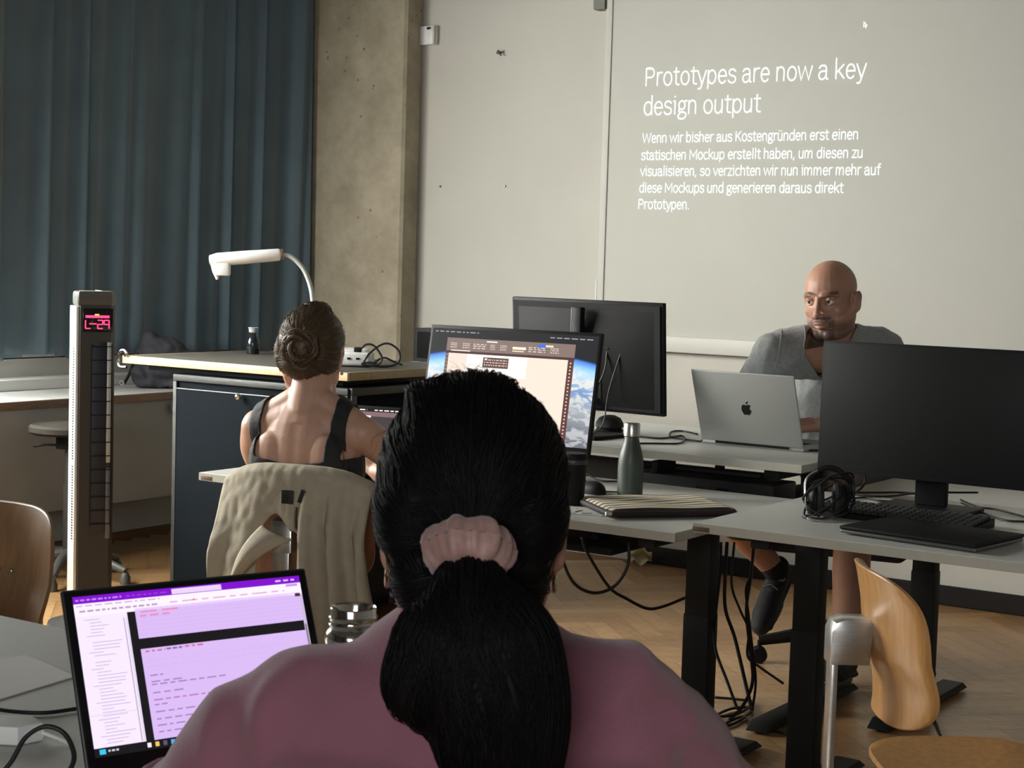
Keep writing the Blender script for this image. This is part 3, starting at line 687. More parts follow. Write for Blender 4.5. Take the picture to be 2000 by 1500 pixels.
# --- monitor with a planet wallpaper and an open document window
W, Hh = .61, .365
t_, p_ = monitor('bright monitor showing a planet wallpaper with a pale document window', (-2.861, 4.228, .73), radians(2.4), W, Hh, .092, radians(9.8), base=(.24, .20))
def planet():
    m = bpy.data.materials.new('planet_wallpaper'); m.use_nodes = True; nt = m.node_tree; L = nt.links.new; b = nt.nodes['Principled BSDF']
    tc = nt.nodes.new('ShaderNodeTexCoord'); sx = nt.nodes.new('ShaderNodeSeparateXYZ'); L(tc.outputs['Object'], sx.inputs[0])
    q = nt.nodes.new('ShaderNodeMath'); q.operation = 'MULTIPLY'; L(sx.outputs[0], q.inputs[0]); L(sx.outputs[0], q.inputs[1])
    q2 = nt.nodes.new('ShaderNodeMath'); q2.operation = 'MULTIPLY_ADD'; L(q.outputs[0], q2.inputs[0]); q2.inputs[1].default_value = .33; L(sx.outputs[2], q2.inputs[2])
    r = nt.nodes.new('ShaderNodeMapRange'); r.inputs[1].default_value = .285; r.inputs[2].default_value = 0.0; L(q2.outputs[0], r.inputs[0])
    ra = nt.nodes.new('ShaderNodeValToRGB'); e = ra.color_ramp.elements
    e[0].position = 0; e[0].color = (.004, .005, .008, 1); e[1].position = 1; e[1].color = (.12, .13, .16, 1)
    for pos, c in ((.012, (.01, .03, .09)), (.03, (.06, .22, .80)), (.10, (.28, .60, .95)), (.18, (.50, .72, .88)), (.34, (.16, .30, .55)), (.55, (.36, .40, .44)), (.74, (.17, .19, .23))):
        k = e.new(pos); k.color = (*c, 1)
    L(r.outputs[0], ra.inputs[0])
    mp = nt.nodes.new('ShaderNodeMapping'); mp.inputs['Scale'].default_value = (13, 1, 26); mp.inputs['Rotation'].default_value = (0, .35, 0); L(tc.outputs['Object'], mp.inputs[0])
    n = nt.nodes.new('ShaderNodeTexNoise'); n.inputs['Scale'].default_value = 1.6; n.inputs['Detail'].default_value = 9; n.inputs['Roughness'].default_value = .62; n.inputs['Distortion'].default_value = .8; L(mp.outputs[0], n.inputs['Vector'])
    cm = nt.nodes.new('ShaderNodeMapRange'); cm.inputs[1].default_value = .47; cm.inputs[2].default_value = .545; L(n.outputs['Fac'], cm.inputs[0])
    lm = nt.nodes.new('ShaderNodeMapRange'); lm.inputs[1].default_value = .08; lm.inputs[2].default_value = .2; L(r.outputs[0], lm.inputs[0])
    g = nt.nodes.new('ShaderNodeMath'); g.operation = 'MULTIPLY'; L(cm.outputs[0], g.inputs[0]); L(lm.outputs[0], g.inputs[1])
    cc = nt.nodes.new('ShaderNodeValToRGB'); cc.color_ramp.elements[0].color = (.85, .85, .83, 1); cc.color_ramp.elements[1].color = (.36, .37, .40, 1); L(r.outputs[0], cc.inputs[0])
    mx = nt.nodes.new('ShaderNodeMix'); mx.data_type = 'RGBA'; L(g.outputs[0], mx.inputs[0]); L(ra.outputs[0], mx.inputs[6]); L(cc.outputs[0], mx.inputs[7])
    b.inputs['Specular IOR Level'].default_value = 0.12; b.inputs['Roughness'].default_value = 0.5
    b.inputs['Base Color'].default_value = (.01, .01, .01, 1); L(mx.outputs[2], b.inputs['Emission Color']); b.inputs['Emission Strength'].default_value = 1.0
    return m
dw, dh = W-.016, Hh-.030
wp = MB(); wp.add([(-dw/2, -.0012, 0), (dw/2, -.0012, 0), (dw/2, -.0012, dh), (-dw/2, -.0012, dh)], [(0, 1, 2, 3)])
wd = wp.build('display', planet(), p_, smooth=False, loc=(0, 0, .020))
D = Disp(dw, dh, -.0015)
D.dashes(.02, .29, .03, 9, (150, 150, 155), 1, .010, 3); D.dashes(.72, .97, .035, 8, (150, 150, 155), 1, .010, 5)
D.r(.10, .085, .873, .97, (104, 82, 76), 1)
D.r(.10, .085, .873, .205, (128, 110, 103), 2); D.r(.10, .205, .873, .228, (70, 40, 40), 2)
D.r(.118, .228, .838, .97, (247, 222, 206), 2); D.r(.838, .228, .872, .97, (88, 50, 46), 2)
D.r(.235, .228, .60, .425, (254, 246, 236), 3); D.r(.118, .228, .235, .97, (240, 216, 202), 2.5)
D.r(.335, .25, .49, .345, (92, 62, 58), 4)
for k in range(3): D.dashes(.343, .482, .272+.024*k, 9, (205, 180, 170), 5, .011, k+2)
D.r(.345, .258, .36, .272, (235, 220, 212), 5)
D.r(.655, .103, .70, .133, (60, 105, 225), 4); D.r(.70, .106, .745, .124, (238, 222, 190), 4)
D.r(.505, .138, .585, .162, (255, 238, 214), 4); D.r(.505, .172, .575, .182, (245, 215, 170), 4)
D.r(.345, .10, .41, .112, (245, 235, 228), 4); D.r(.13, .197, .25, .206, (250, 232, 224), 4)
for k, v in enumerate((.135, .152, .172)): 
    for a, b_ in ((.125, .165), (.20, .245), (.265, .345), (.37, .40), (.43, .47), (.60, .70), (.73, .78)): D.dashes(a, b_, v, 4, (215, 196, 186), 4, .009, k*7+int(a*50))
for k in range(22): D.r(.851, .25+.0315*k, .859, .262+.0315*k, (240, 205, 190), 4)
for k in range(20): D.r(.107, .24+.034*k, .112, .250+.034*k, (200, 165, 155), 4)
D.build('desktop_picture', wd)

# --- dark monitor at right (switched off)
t_, p_ = monitor('switched off black monitor in front of the man, on the right desk', (-1.545, 4.265, .76), radians(-.5), .60, .355, .083, radians(1.2), neck_y=.055, base=(.25, .20), neck_w=.085)
bezel(p_, .60, .355, mat('matte_screen_off', (.008, .009, .0085), .5, spec=.25, bump=.01))
# --- the man's own monitor, seen from behind
t_, p_ = monitor('monitor seen from behind, left of the silver laptop', (-2.858, 4.739, .825), radians(180-5.1), .61, .36, .086, radians(4.3), neck_y=.055, neck_w=.036, neck_h=.93)
bezel(p_, .61, .36)
NK = MB().box((.0195, .0775, .34), (.003, .024, .16), .001).build('neck_side_trim', mat('neck_trim_grey', (.20, .20, .19), .45, bump=.01), t_)
cbm = MB(); cbm.tube(cr([(-.10, .05, .30), (-.105, .07, .22), (-.07, .085, .12), (-.09, .10, .03), (-.05, .13, .008)], 8), .003, 6); cbm.tube(cr([(.02, .05, .19), (.06, .08, .10), (.05, .11, .03), (.10, .15, .006)], 8), .0025, 6)
cbm.tube(cr([(-.16, .05, .30), (-.13, .075, .16), (-.12, .09, .05), (-.08, .12, .006)], 8), .0025, 6)
cbm.build('cable', M_rub, t_)

def laptop(name, label, loc, rz, w, d, lh, tilt, body, lid_m, th=.014, scr=True):
    """open laptop facing local -y: base in front of the hinge, lid standing behind it"""
    t = thing(name, label, 'laptop', loc, rz, None)
    B = MB(); B.box((0, -d/2, th/2), (w, d, th), .004, seg=3); b = B.build('base', body, t)
    K = MB()
    for r_ in range(5):
        for c in range(14): K.box((-w*.42+w*.84*(c+.5)/14, -d*.16-r_*d*.075, th+.0004), (w*.84/14-.003, d*.075-.003, .001))
    K.build('keyboard', M_plas, b, smooth=False)
    MB().box((0, -d*.77, th+.0003), (w*.36, d*.32, .0006), .0001).build('trackpad', body, b)
    L_ = MB(); L_.box((0, .0035, lh/2), (w, .006, lh), .0028, seg=3); l = L_.build('lid', lid_m, t, loc=(0, -.002, th-.002), rot=(-tilt, 0, 0))
    h = MB(); h.tube([(-w*.36, 0, th*.6), (w*.36, 0, th*.6)], .0055, 10); h.build('hinge', M_plas, t)
    return t, l
# purple note laptop
M_dk = mat('dark_grey_laptop', (.035, .036, .038), .4, .4, bump=.02)
t_, l_ = laptop('laptop', 'open laptop with a lit purple notes window on the foreground desk', (-1.385, 1.4625, .762), radians(70), .326, .222, .222, radians(23.5), M_dk, M_dk, .018)
w_, h_ = .302, .189
MB().box((0, .0002, .111), (.320, .001, .216), .0003).build('bezel', M_gloss, l_)
D = Disp(w_, h_, -.0006)
LI = (236, 222, 247); PG = (208, 178, 232); 
D.r(0, 0, 1, 1, (22, 20, 24), 0)
D.r(0, 0, 1, .047, (122, 12, 196), 1); D.r(.415, .008, .635, .043, (226, 200, 240), 2); D.dashes(.01, .2, .025, 9, (190, 130, 225), 2, .010, 3); D.dashes(.22, .40, .025, 7, (150, 60, 210), 2, .008, 4)
D.dashes(.885, .985, .024, 3, (215, 180, 240), 2, .012, 9)
D.r(0, .047, 1, .128, (244, 230, 250), 1); D.r(.93, .052, .985, .068, (190, 140, 225), 2)
D.dashes(.01, .36, .062, 12, (188, 170, 196), 2, .008, 5); D.dashes(.02, .35, .096, 14, (170, 150, 180), 2, .012, 6); D.dashes(.40, .92, .092, 9, (205, 170, 190), 2, .009, 8)
D.r(.50, .084, .51, .094, (225, 120, 120), 3)
D.r(0, .128, .213, .945, LI, 1); D.r(.195, .16, .199, .94, (160, 150, 170), 2); D.r(.206, .16, .209, .94, (200, 190, 205), 2)
q = random.Random(4)
for k in range(38):
    v = .15+.0208*k; u = .035 + (.02 if k % 5 else 0)
    if k in (6, 12): continue
    D.r(u, v, u+.04+.09*q.random(), v+.0045, (182, 166, 196), 2)
D.r(0, .745, .19, .7475, (200, 185, 170), 3)
D.r(.247, .112, .985, .305, PG, 1); D.r(.247, .372, .985, .945, PG, 1)
D.r(.985, .112, 1, .945, (196, 178, 208), 1); D.r(.988, .33, .996, .94, (120, 112, 128), 2); D.r(.965, .118, .99, .14, (60, 45, 60), 3)
for k in range(6): D.r(.25, .148+.026*k, .98, .1495+.026*k, (192, 160, 220), 2)
D.dashes(.27, .45, .135, 3, (222, 130, 170), 3, .010, 2); D.dashes(.265, .40, .162, 3, (214, 130, 180), 3, .010, 3)
D.dashes(.265, .35, .39, 3, (190, 110, 150), 3, .011, 4); D.dashes(.355, .43, .388, 4, (128, 104, 150), 3, .012, 6); D.dashes(.435, .52, .386, 3, (205, 105, 150), 3, .012, 7)
for v, a, b_, c in ((.545, .27, .325, 0), (.585, .27, .40, 0), (.603, .27, .59, 0), (.655, .27, .40, 0), (.70, .27, .54, 1), (.73, .27, .33, 0), (.775, .27, .46, 0), (.82, .27, .46, 0), (.86, .27, .45, 0), (.90, .27, .42, 0), (.45, .27, .9, 2), (.49, .27, .9, 2)):
    D.dashes(a, b_, v, max(2, int((b_-a)*30)), ((150, 118, 176), (170, 110, 170), (198, 166, 224))[c], 3, .008 if c < 2 else .003, int(v*100))
for k, c in enumerate(((235, 225, 230), (240, 190, 90), (90, 80, 110), (70, 170, 235), (235, 170, 90), (175, 70, 225), (210, 215, 245), (60, 160, 230))):
    D.r(.215+.033*k, .957, .231+.033*k, .985, c, 2)
D.r(.02, .955, .045, .985, (60, 190, 235), 2); D.dashes(.055, .10, .968, 3, (190, 190, 200), 2, .012, 3)
D.build('display', l_, loc=(0, 0, .0235))
# silver laptop, seen from behind
t_, l_ = laptop('laptop', 'open silver laptop in front of the man, lid towards the viewer', (-2.309, 4.826, .825), radians(180-1.3), .356, .246, .244, radians(21.3), M_alu, M_alu, .015)
AP = cr([(x, y, 0) for x, y in ((0, .33), (.10, .36), (.22, .39), (.33, .355), (.385, .29), (.305, .21), (.27, .10), (.30, -.02), (.40, -.10), (.36, -.23), (.28, -.36), (.20, -.45), (.12, -.46), (0, -.425), (-.12, -.46), (-.20, -.45), (-.30, -.34), (-.38, -.18), (-.41, 0), (-.39, .17), (-.32, .30), (-.22, .375), (-.10, .36))], 5, closed=True)
LF = cr([(x, y, 0) for x, y in ((-.0, .43), (.02, .53), (.09, .62), (.19, .66), (.185, .55), (.11, .46))], 5, closed=True)
K_ = .042
for nm, pl in (('lid_emblem', AP),):
    e_ = MB()
    for PL in (AP, LF): e_.prism([(-v.x*K_, v.y*K_) for v in PL], 0, .0006, Matrix.Translation((0, .0064, .120)) @ Matrix(((1, 0, 0, 0), (0, 0, 1, 0), (0, 1, 0, 0), (0, 0, 0, 1))))
    e_.build('lid_emblem', mat('emblem_black', (.008, .008, .008), .15, bump=.005), l_, smooth=False)
MB().box((0, -.0002, .122), (.345, .001, .228), .0003).build('display', glow('laptop_screen_cool', (.55, .6, .65), .8), l_)
# laptop of the woman with the bun
lp = at(712, 786, 4.97)
t_, l_ = laptop('laptop', 'open laptop with a dark window in front of the woman with the bun', (lp.x, lp.y-.06, .73), radians(14), .314, .222, .216, radians(17), M_dk, M_dk, .016)
D = Disp(.302, .196, -.0004)
D.r(0, 0, 1, 1, (10, 10, 12), 0); D.dashes(.20, .58, .025, 8, (245, 235, 230), 2, .018, 8); D.dashes(.66, .97, .025, 7, (245, 235, 230), 2, .018, 11)
D.r(.28, .05, 1, .12, (128, 102, 104), 1); D.r(.0, .12, 1, 1, (66, 58, 60), 1); D.r(.50, .11, .63, .145, (250, 238, 232), 3)
D.r(.66, .42, .80, .60, (255, 246, 238), 3)
D.build('display', l_, loc=(0, 0, .012))
# closed black laptop on the right desk
t_ = thing('laptop', 'closed black laptop with a shiny lower rim on the right desk', 'laptop', (-1.372, 3.862, .76), radians(-8))
MB().box((0, 0, .0075), (.350, .246, .009), .004, seg=3).build('base', mat('gunmetal_rim', (.16, .16, .155), .3, .7, bump=.01), t_)
MB().box((0, 0, .0165), (.354, .250, .009), .0042, seg=3).build('lid', M_plas, t_)
for a in (-.14, .14):
    for b_ in (-.09, .09): MB().box((a, b_, .0015), (.03, .012, .003), .001).build('rubber_foot', M_rub, t_)
# keyboard behind it
t_ = thing('keyboard', 'black keyboard between the headset and the monitor stand', 'keyboard', (-1.535, 4.082, .76), radians(-2))
k_ = MB(); k_.prism([(-.075, 0), (.075, 0), (.075, .022), (-.075, .012)], -.22, .22, Matrix(((0, 0, 1, 0), (1, 0, 0, 0), (0, 1, 0, 0), (0, 0, 0, 1))), bev=.002); k_.build('case', M_plas, t_)
kk = MB()
for r_ in range(6):
    for c in range(21): kk.box((-.205+.0205*c, -.058+.0225*r_, .0175+.0015*r_), (.017, .018, .007), .002, seg=1)
kk.build('keys', mat('dark_keys', (.022, .022, .023), .5, bump=.02), t_)
# headset with its cable wound around it
t_ = thing('headset', 'black headset with its cable wound round it on the right desk', 'headset', (-1.690, 3.985, .76), radians(30))
hb = MB(); hb.tube(cr([(-.052, 0, .045), (-.056, .0, .085), (-.03, .0, .118), (0, 0, .128), (.03, 0, .118), (.056, 0, .085), (.052, 0, .045)], 8), .007, 10, ry=.5); hb.build('headband', M_plas, t_)
for s_ in (-1, 1):
    ec = MB(); ec.ball((s_*.034, 0, .045), (.019, .036, .042)); cup = ec.build('ear_cup', M_plas, t_)
    MB().tube([(s_*.017+.005*s_*cos(0), .030*cos(a*pi/10), .045+.034*sin(a*pi/10)) for a in range(20)], .010, 8, closed=True).build('ear_pad', mat('ear_pad_leather', (.02, .019, .018), .6, bump=.1), cup)
    MB().tube(cr([(s_*.052, -.02, .02), (s_*.060, -.03, .05), (s_*.058, -.02, .10), (s_*.03, -.012, .122)], 6), .003, 6).build('yoke', M_steel if s_ < 0 else M_plas, t_)
wr = MB(); q = random.Random(5)
for k in range(5):
    a0 = q.random()*3; ph = [(.062*cos(a)+.004*q.uniform(-1, 1), .040*sin(a+a0*.2)-.012, .050+.042*sin(a+a0)+.012*k-.02) for a in np.linspace(0, 2*pi, 12, endpoint=False)]
    wr.tube(cr([(x, y, max(.004, z)) for x, y, z in ph], 5, closed=True), .0028, 6, closed=True)
wr.build('wound_cable', M_rub, t_)
MB().tube(cr([(-.04, -.05, .012), (-.055, -.058, .006), (-.03, -.075, .004), (.0, -.066, .005), (.01, -.05, .012)], 6), .003, 8).build('wire_boom', M_steel, t_)

# ---------------------------------------------------------------- things on the desks
def cable(label, pts, r=.0032, name='cable', sub=8, cat='cable', m=None, group=None):
    P = cr(pts, sub); o0 = Vector(P[0])
    t = MB(); t.tube([p-o0 for p in P], r, 8); o = t.build(name, m or M_rub, loc=o0, sharp=None)
    return tag(o, label, cat, group)
t_ = thing('water_bottle', 'dark green slim bottle with a steel cap beside the striped sleeve', 'bottle', (-2.376, 4.178, .73))
MB().lathe([(0, 0), (.034, 0), (.0365, .003), (.0365, .088), (.035, .108), (.0305, .128), (.0245, .148), (.0215, .160), (.0205, .168), (0, .168)], 40).build('body', mat('dark_green_enamel', (.052, .066, .054), .42, .1, var=.05, bump=.04, bscale=600), t_)
MB().lathe([(.020, .168), (.0232, .170), (.0236, .203), (.0215, .2065), (0, .2065)], 40).build('cap', mat('bottle_cap_steel', (.62, .60, .56), .28, 1.0, bump=.02, bscale=200), t_)
# striped laptop sleeve
def stripes():
    m = bpy.data.materials.new('striped_canvas'); m.use_nodes = True; nt = m.node_tree; L = nt.links.new; b = nt.nodes['Principled BSDF']
    tc = nt.nodes.new('ShaderNodeTexCoord'); sx = nt.nodes.new('ShaderNodeSeparateXYZ'); L(tc.outputs['Object'], sx.inputs[0])
    w = nt.nodes.new('ShaderNodeMath'); w.operation = 'MULTIPLY'; w.inputs[1].default_value = 1/.030; L(sx.outputs[1], w.inputs[0])
    f = nt.nodes.new('ShaderNodeMath'); f.operation = 'FRACT'; L(w.outputs[0], f.inputs[0])
    r = nt.nodes.new('ShaderNodeValToRGB'); e = r.color_ramp.elements; r.color_ramp.interpolation = 'CONSTANT'
    e[0].position = 0; e[0].color = (.56, .50, .36, 1); e[1].position = .68; e[1].color = (.035, .022, .02, 1)
    L(f.outputs[0], r.inputs[0]); L(r.outputs[0], b.inputs['Base Color']); b.inputs['Roughness'].default_value = .85
    n = nt.nodes.new('ShaderNodeTexNoise'); n.inputs['Scale'].default_value = 400; L(tc.outputs['Object'], n.inputs['Vector']); bp = nt.nodes.new('ShaderNodeBump'); bp.inputs['Strength'].default_value = .2; bp.inputs['Distance'].default_value = .002
    L(n.outputs['Fac'], bp.inputs['Height']); L(bp.outputs[0], b.inputs['Normal'])
    return m
M_str = stripes(); M_zip = mat('dark_zip_tape', (.02, .012, .013), .7, bump=.2, bscale=500)
t_ = thing('laptop_sleeve', 'cream and dark striped zipped sleeve lying on the desk edge', 'sleeve', (-2.170, 3.962, .73), radians(50))
def slv(u, v, s_, z0, inset):
    a, b_ = .36-inset, .265-inset; x = (u-.5)*a; y = (v-.5)*b_
    eu, ev = 1-abs(2*u-1)**6, 1-abs(2*v-1)**6
    r_ = .012*max(0, 1-eu)*max(0, 1-ev)
    z = z0+s_*(.004+.010*min(1, eu*2.2)*min(1, ev*2.2)) + .0022*sin(26*x+3*sin(17*y))*eu*ev
    return (x*(1-.04*abs(2*v-1)**8), y*(1-.05*abs(2*u-1)**8), max(.0005, z))
MB().grid(lambda u, v: slv(u, v, 1, .012, 0), 48, 40).build('top_panel', M_str, t_, sharp=None)
MB().grid(lambda u, v: slv(u, v, -1, .012, 0), 30, 24).build('bottom_panel', M_str, t_, sharp=None)
rim = [(x*(1-.04*abs(y/.1325)**8), y*(1-.05*abs(x/.18)**8), .012) for x, y in [(-.178, -.1305+.261*k/10) for k in range(10)]+[(-.178+.356*k/14, .1305) for k in range(14)]+[(.178, .1305-.261*k/10) for k in range(10)]+[(.178-.356*k/14, -.1305) for k in range(14)]]
MB().tube(rim, .0085, 8, closed=True).build('zip_tape', M_zip, t_)
zp = MB(); zp.box((-.182, -.130, .014), (.018, .012, .010), .002); zp.box((-.196, -.141, .010), (.026, .010, .003), .001, rz=radians(35)); zp.build('zip_pull', mat('zip_nickel', (.6, .6, .57), .25, .95, bump=.02), t_)
# travel mug and mouse beside the bright monitor
mg = at_z(1118, 985, .73)
t_ = thing('travel_mug', 'dark lidded mug between the dark haired head and the green bottle', 'mug', (mg.x, mg.y, .73))
MB().lathe([(0, 0), (.029, 0), (.031, .004), (.036, .118), (0, .118)], 32).build('body', M_plas, t_)
MB().lathe([(.0365, .112), (.038, .116), (.038, .122), (.0365, .125)], 32).build('ring', MATS['dark_grey_metal'], t_)
MB().lathe([(.0375, .125), (.0375, .135), (.034, .141), (0, .142)], 32).build('lid', M_plas, t_)
ms = at_z(1152, 962, .73)
def mouse(label, loc, rz, m=None):
    t = thing('computer_mouse', label, 'mouse', loc, rz)
    q_ = MB(); q_.grid(lambda u, v: (.031*sin(pi*v)**.6*cos(2*pi*u), .056*(-cos(pi*v))*1.0, max(.001, .034*(sin(pi*v)**.55)*(max(0, sin(2*pi*u)))**.8*(1-.25*(-cos(pi*v))))), 32, 20, wrap_u=True)
    q_.build('shell', m or M_plas, t); MB().lathe([(.004, -.003), (.0065, -.002), (.0065, .002), (.004, .003)], 14, Matrix.Translation((0, .026, .029)) @ Matrix.Rotation(radians(90), 4, 'Y')).build('wheel', M_blk, t)
    return t
mouse('black computer mouse next to the lidded mug', (ms.x, ms.y, .73), radians(70))
z7 = .733
cable('thin black cable trailing over the desk behind the green bottle', [at_z(1145, 925, z7), at_z(1170, 938, z7), at_z(1200, 940, z7), at_z(1235, 938, z7)], .0022)
cable('thin cable lying between mouse and green bottle', [at_z(1165, 958, z7), at_z(1185, 960, z7), at_z(1206, 961, z7)], .0022)
kc = at_z(1118, 1003, .733)
t_ = thing('key_ring', 'small shiny keys at the desk edge next to the striped sleeve', 'keys', (kc.x, kc.y, .731), .4)
MB().tube([(.014*cos(a*pi/10), .014*sin(a*pi/10), .002) for a in range(20)], .0012, 6, closed=True).build('ring', MATS['polished_chrome'], t_)
for a in (.3, 1.2, 2.2):
    MB().box((.034, 0, .0025+.0015*a), (.036, .006, .002), .0005, M=Matrix.Rotation(a, 4, 'Z')).build('key', MATS['polished_chrome'], t_)

# --- things on the man's desk
z8 = .828
dm = at_z(1190, 846, .825)
t_ = thing('desk_speaker', 'round black puck on cables in front of the monitor seen from behind', 'speaker', (dm.x, dm.y, .825))
MB().lathe([(0, 0), (.043, 0), (.046, .006), (.046, .014), (.040, .016)], 32).build('foot', M_plas, t_)
MB().lathe([(.040, .016), (.047, .022), (.046, .036), (.036, .052), (.018, .060), (0, .062)], 32).build('dome', mat('black_mesh_cover', (.012, .012, .012), .7, bump=.3, bscale=700), t_)
cable('black cable curving over the desk from puck to silver laptop', [at_z(1165, 853, z8), at_z(1230, 851, z8), at_z(1290, 856, z8), at_z(1330, 851, z8), at_z(1337, 858, z8), at_z(1325, 866, z8), at_z(1280, 866, z8), at_z(1230, 866, z8)], .003)
cable('looped charger lead left of the silver laptop', [at_z(1368, 862, z8), at_z(1330, 857, z8), at_z(1309, 852, z8), at_z(1312, 843, z8), at_z(1335, 842, z8), at_z(1362, 848, z8)], .003)
cable('black cable along the front of the silver laptop', [at_z(1370, 860, z8), at_z(1430, 867, z8), at_z(1500, 874, z8), at_z(1560, 879, z8), at_z(1600, 880, z8)], .003)
cable('pale earphone lead lying beside the black puck', [at_z(1158, 848, z8), at_z(1180, 852, z8), at_z(1206, 850, z8)], .0022, m=M_white)
ad = at_z(1548, 880, .825)
t_ = thing('adapter', 'small black cable adapter with a metal plug below the silver laptop', 'adapter', (ad.x, ad.y, .825), radians(-4))
MB().box((0, 0, .006), (.085, .022, .011), .003).build('housing', M_plas, t_); MB().box((-.054, 0, .006), (.022, .012, .006), .001).build('plug', M_steel, t_)

# --- things on the right desk: loose cables behind the headset and monitor
zr = .764
for lb, pts in (('loose black cable behind the headset, upper one', [(1640, 948), (1700, 946), (1760, 958), (1806, 966)]),
                ('loose black cable running under the black monitor', [(1645, 960), (1720, 970), (1800, 962), (1870, 958), (1910, 950)]),
                ('loose thin cable behind the keyboard', [(1650, 975), (1690, 972), (1720, 978), (1780, 980), (1806, 975)]),
                ('black cable right of the monitor stand, thinner one', [(1876, 976), (1910, 990), (1950, 996), (2010, 1012)]),
                ('black cable right of the monitor stand, thicker one', [(1878, 982), (1930, 1006), (1970, 1017), (2020, 1019)])):
    cable(lb, [at_z(x, max(y, 962), zr) for x, y in pts], .003)
pt = [at(1690, 928, 4.58), at(1688, 945, 4.58), at(1672, 962, 4.56), at(1650, 972, 4.5), at(1638, 978, 4.45)]; 
cable('black cable dropping from the monitor to the headset', pt, .0035)

# --- cables under the desks
cable('long black cable loop hanging from the tray, left loop', [at(1228, 1058, 4.3), at(1226, 1105, 4.3), at(1200, 1145, 4.3), at(1160, 1158, 4.28), at(1122, 1140, 4.26), at(1100, 1095, 4.25), at(1098, 1050, 4.25)], .0042)
cable('long black cable hanging from the tray to the desk leg', [at(1136, 1050, 4.3), at(1150, 1085, 4.32), at(1190, 1147, 4.38), at(1225, 1170, 4.42), at(1262, 1188, 4.46), at(1290, 1186, 4.5), at(1332, 1170, 4.60), at(1372, 1150, 4.72), at(1385, 1090, 4.74)], .0042)
dz = 4.75
for i, (lb, pts, r) in enumerate((
    ('black cable hanging beside the black desk legs, leftmost', [(1408, 1060), (1406, 1120), (1396, 1220), (1398, 1270), (1420, 1330), (1440, 1385)], .0042),
    ('black cable hanging beside the black desk legs, second from left', [(1420, 1060), (1416, 1130), (1417, 1190), (1435, 1245), (1455, 1330), (1468, 1385)], .005),
    ('thin black cable hanging in front of the man\'s foot', [(1434, 1060), (1429, 1140), (1445, 1190), (1462, 1230), (1460, 1280), (1480, 1300), (1530, 1335)], .0035),
    ('black cable hanging over the man\'s shoe', [(1473, 1060), (1466, 1130), (1458, 1190), (1464, 1260), (1470, 1330), (1450, 1380), (1425, 1405)], .0045),
    ('black cable with a shiny kink near the black desk legs', [(1470, 1120), (1457, 1150), (1462, 1200), (1470, 1270), (1476, 1330), (1470, 1385)], .0035))):
    cable(lb, [at(x, y, dz-.004*(y-1060)*.3) for x, y in pts], r, group='cables hanging under the desks')
t_ = cable('tangle of black cable on the floor under the desks', [at_z(x, y, .008) for x, y in ((1395, 1362), (1440, 1366), (1470, 1372), (1440, 1395), (1400, 1398), (1430, 1384), (1470, 1384), (1440, 1410), (1410, 1418), (1450, 1400), (1480, 1420), (1530, 1432), (1580, 1440))], .0045)
cable('black cable on the floor right of the empty chair', [at_z(1806, 1385, .006), at_z(1826, 1408, .006), at_z(1838, 1440, .006)], .0045)
# crumpled leaf on the floor by the wall
lf_ = at_y(1248, 1085, 6.8)
t_ = MB(); t_.grid(lambda u, v: ((u-.5)*.10, .03*sin(3*u)*(v-.5)+.02*sin(5*v), .01+.085*v*(1-.4*abs(2*u-1))+.012*sin(9*u+4*v)), 12, 10)
o_ = t_.build('paper_scrap', mat('cream_paper', (.52, .44, .26), .8, bump=.05), loc=(lf_.x, 6.82, 0), rz=.5); thicken(o_, .001); tag(o_, 'small crumpled cream paper scrap on the floor against the wall', 'paper')

# --- things on the black cabinet board
t_ = thing('document_camera', 'white document camera with a curved steel arm over the board', 'document camera', (-4.335, 5.27, .95), radians(34))
bs = MB(); bs.box((-.02, .02, .031), (.26, .21, .054), .012, seg=3); bs.box((-.02, .02, .062), (.22, .17, .014), .006); bsn = bs.build('base', M_white, t_)
MB().box((-.02, .02, .003), (.25, .20, .006), .002).build('foot_plate', M_blk, bsn)
for k in range(5): MB().box((-.08+.035*k, -.0865, .034), (.014, .004, .008), .001).build('socket', M_plas, bsn)
t_w = Matrix.Translation((-4.335, 5.27, .95)) @ Matrix.Rotation(radians(34), 4, 'Z'); inv = t_w.inverted()
def dl(px, py, d=6.62): return inv @ at(px, py, d)
ar = MB(); ar.tube(cr([dl(614, 690), dl(613, 640), dl(611, 590), dl(606, 558), dl(594, 528), dl(576, 507), dl(560, 498), dl(546, 496)], 8), .0095, 12); ar.build('arm', M_alu, t_)
hd = MB(); a_, b_ = dl(550, 497), dl(410, 508)
hd.tube([a_, a_.lerp(b_, .04), a_.lerp(b_, .5), a_.lerp(b_, .9), b_], [.018, .024, .026, .026, .019], 20, ry=1.15); h_ = hd.build('camera_head', M_white, t_)
MB().tube([a_.lerp(b_, -.02), a_.lerp(b_, .045)], .0215, 20).build('swivel_ring', mat('bronze_ring', (.20, .14, .09), .4, .6, bump=.02), h_)
ln = MB(); c_ = dl(434, 525); ln.box(c_, (.062, .045, .055), .008, rz=0); ln.build('lens_housing', M_white, h_)
cn = MB(); c2 = dl(421, 515); cn.tube([c2, c2+Vector((.004, 0, -.03)), c2+Vector((.008, 0, -.062))], [.020, .016, .005], 10); cn.build('light_hood', M_white, h_)
cable('black cable coiled upright beside the document camera, larger loops', [at(x, y, 6.70) for x, y in ((708, 710), (722, 690), (745, 673), (762, 672), (778, 684), (781, 700), (772, 712), (750, 716), (728, 713), (738, 703), (752, 699), (768, 706), (786, 713))], .0042)
cable('black plugged cable arching beside the document camera, smaller loops', [at(x, y, 6.68) for x, y in ((702, 684), (715, 673), (730, 675), (742, 690), (746, 702), (738, 712), (725, 714), (706, 711), (720, 708), (736, 710))], .0042)
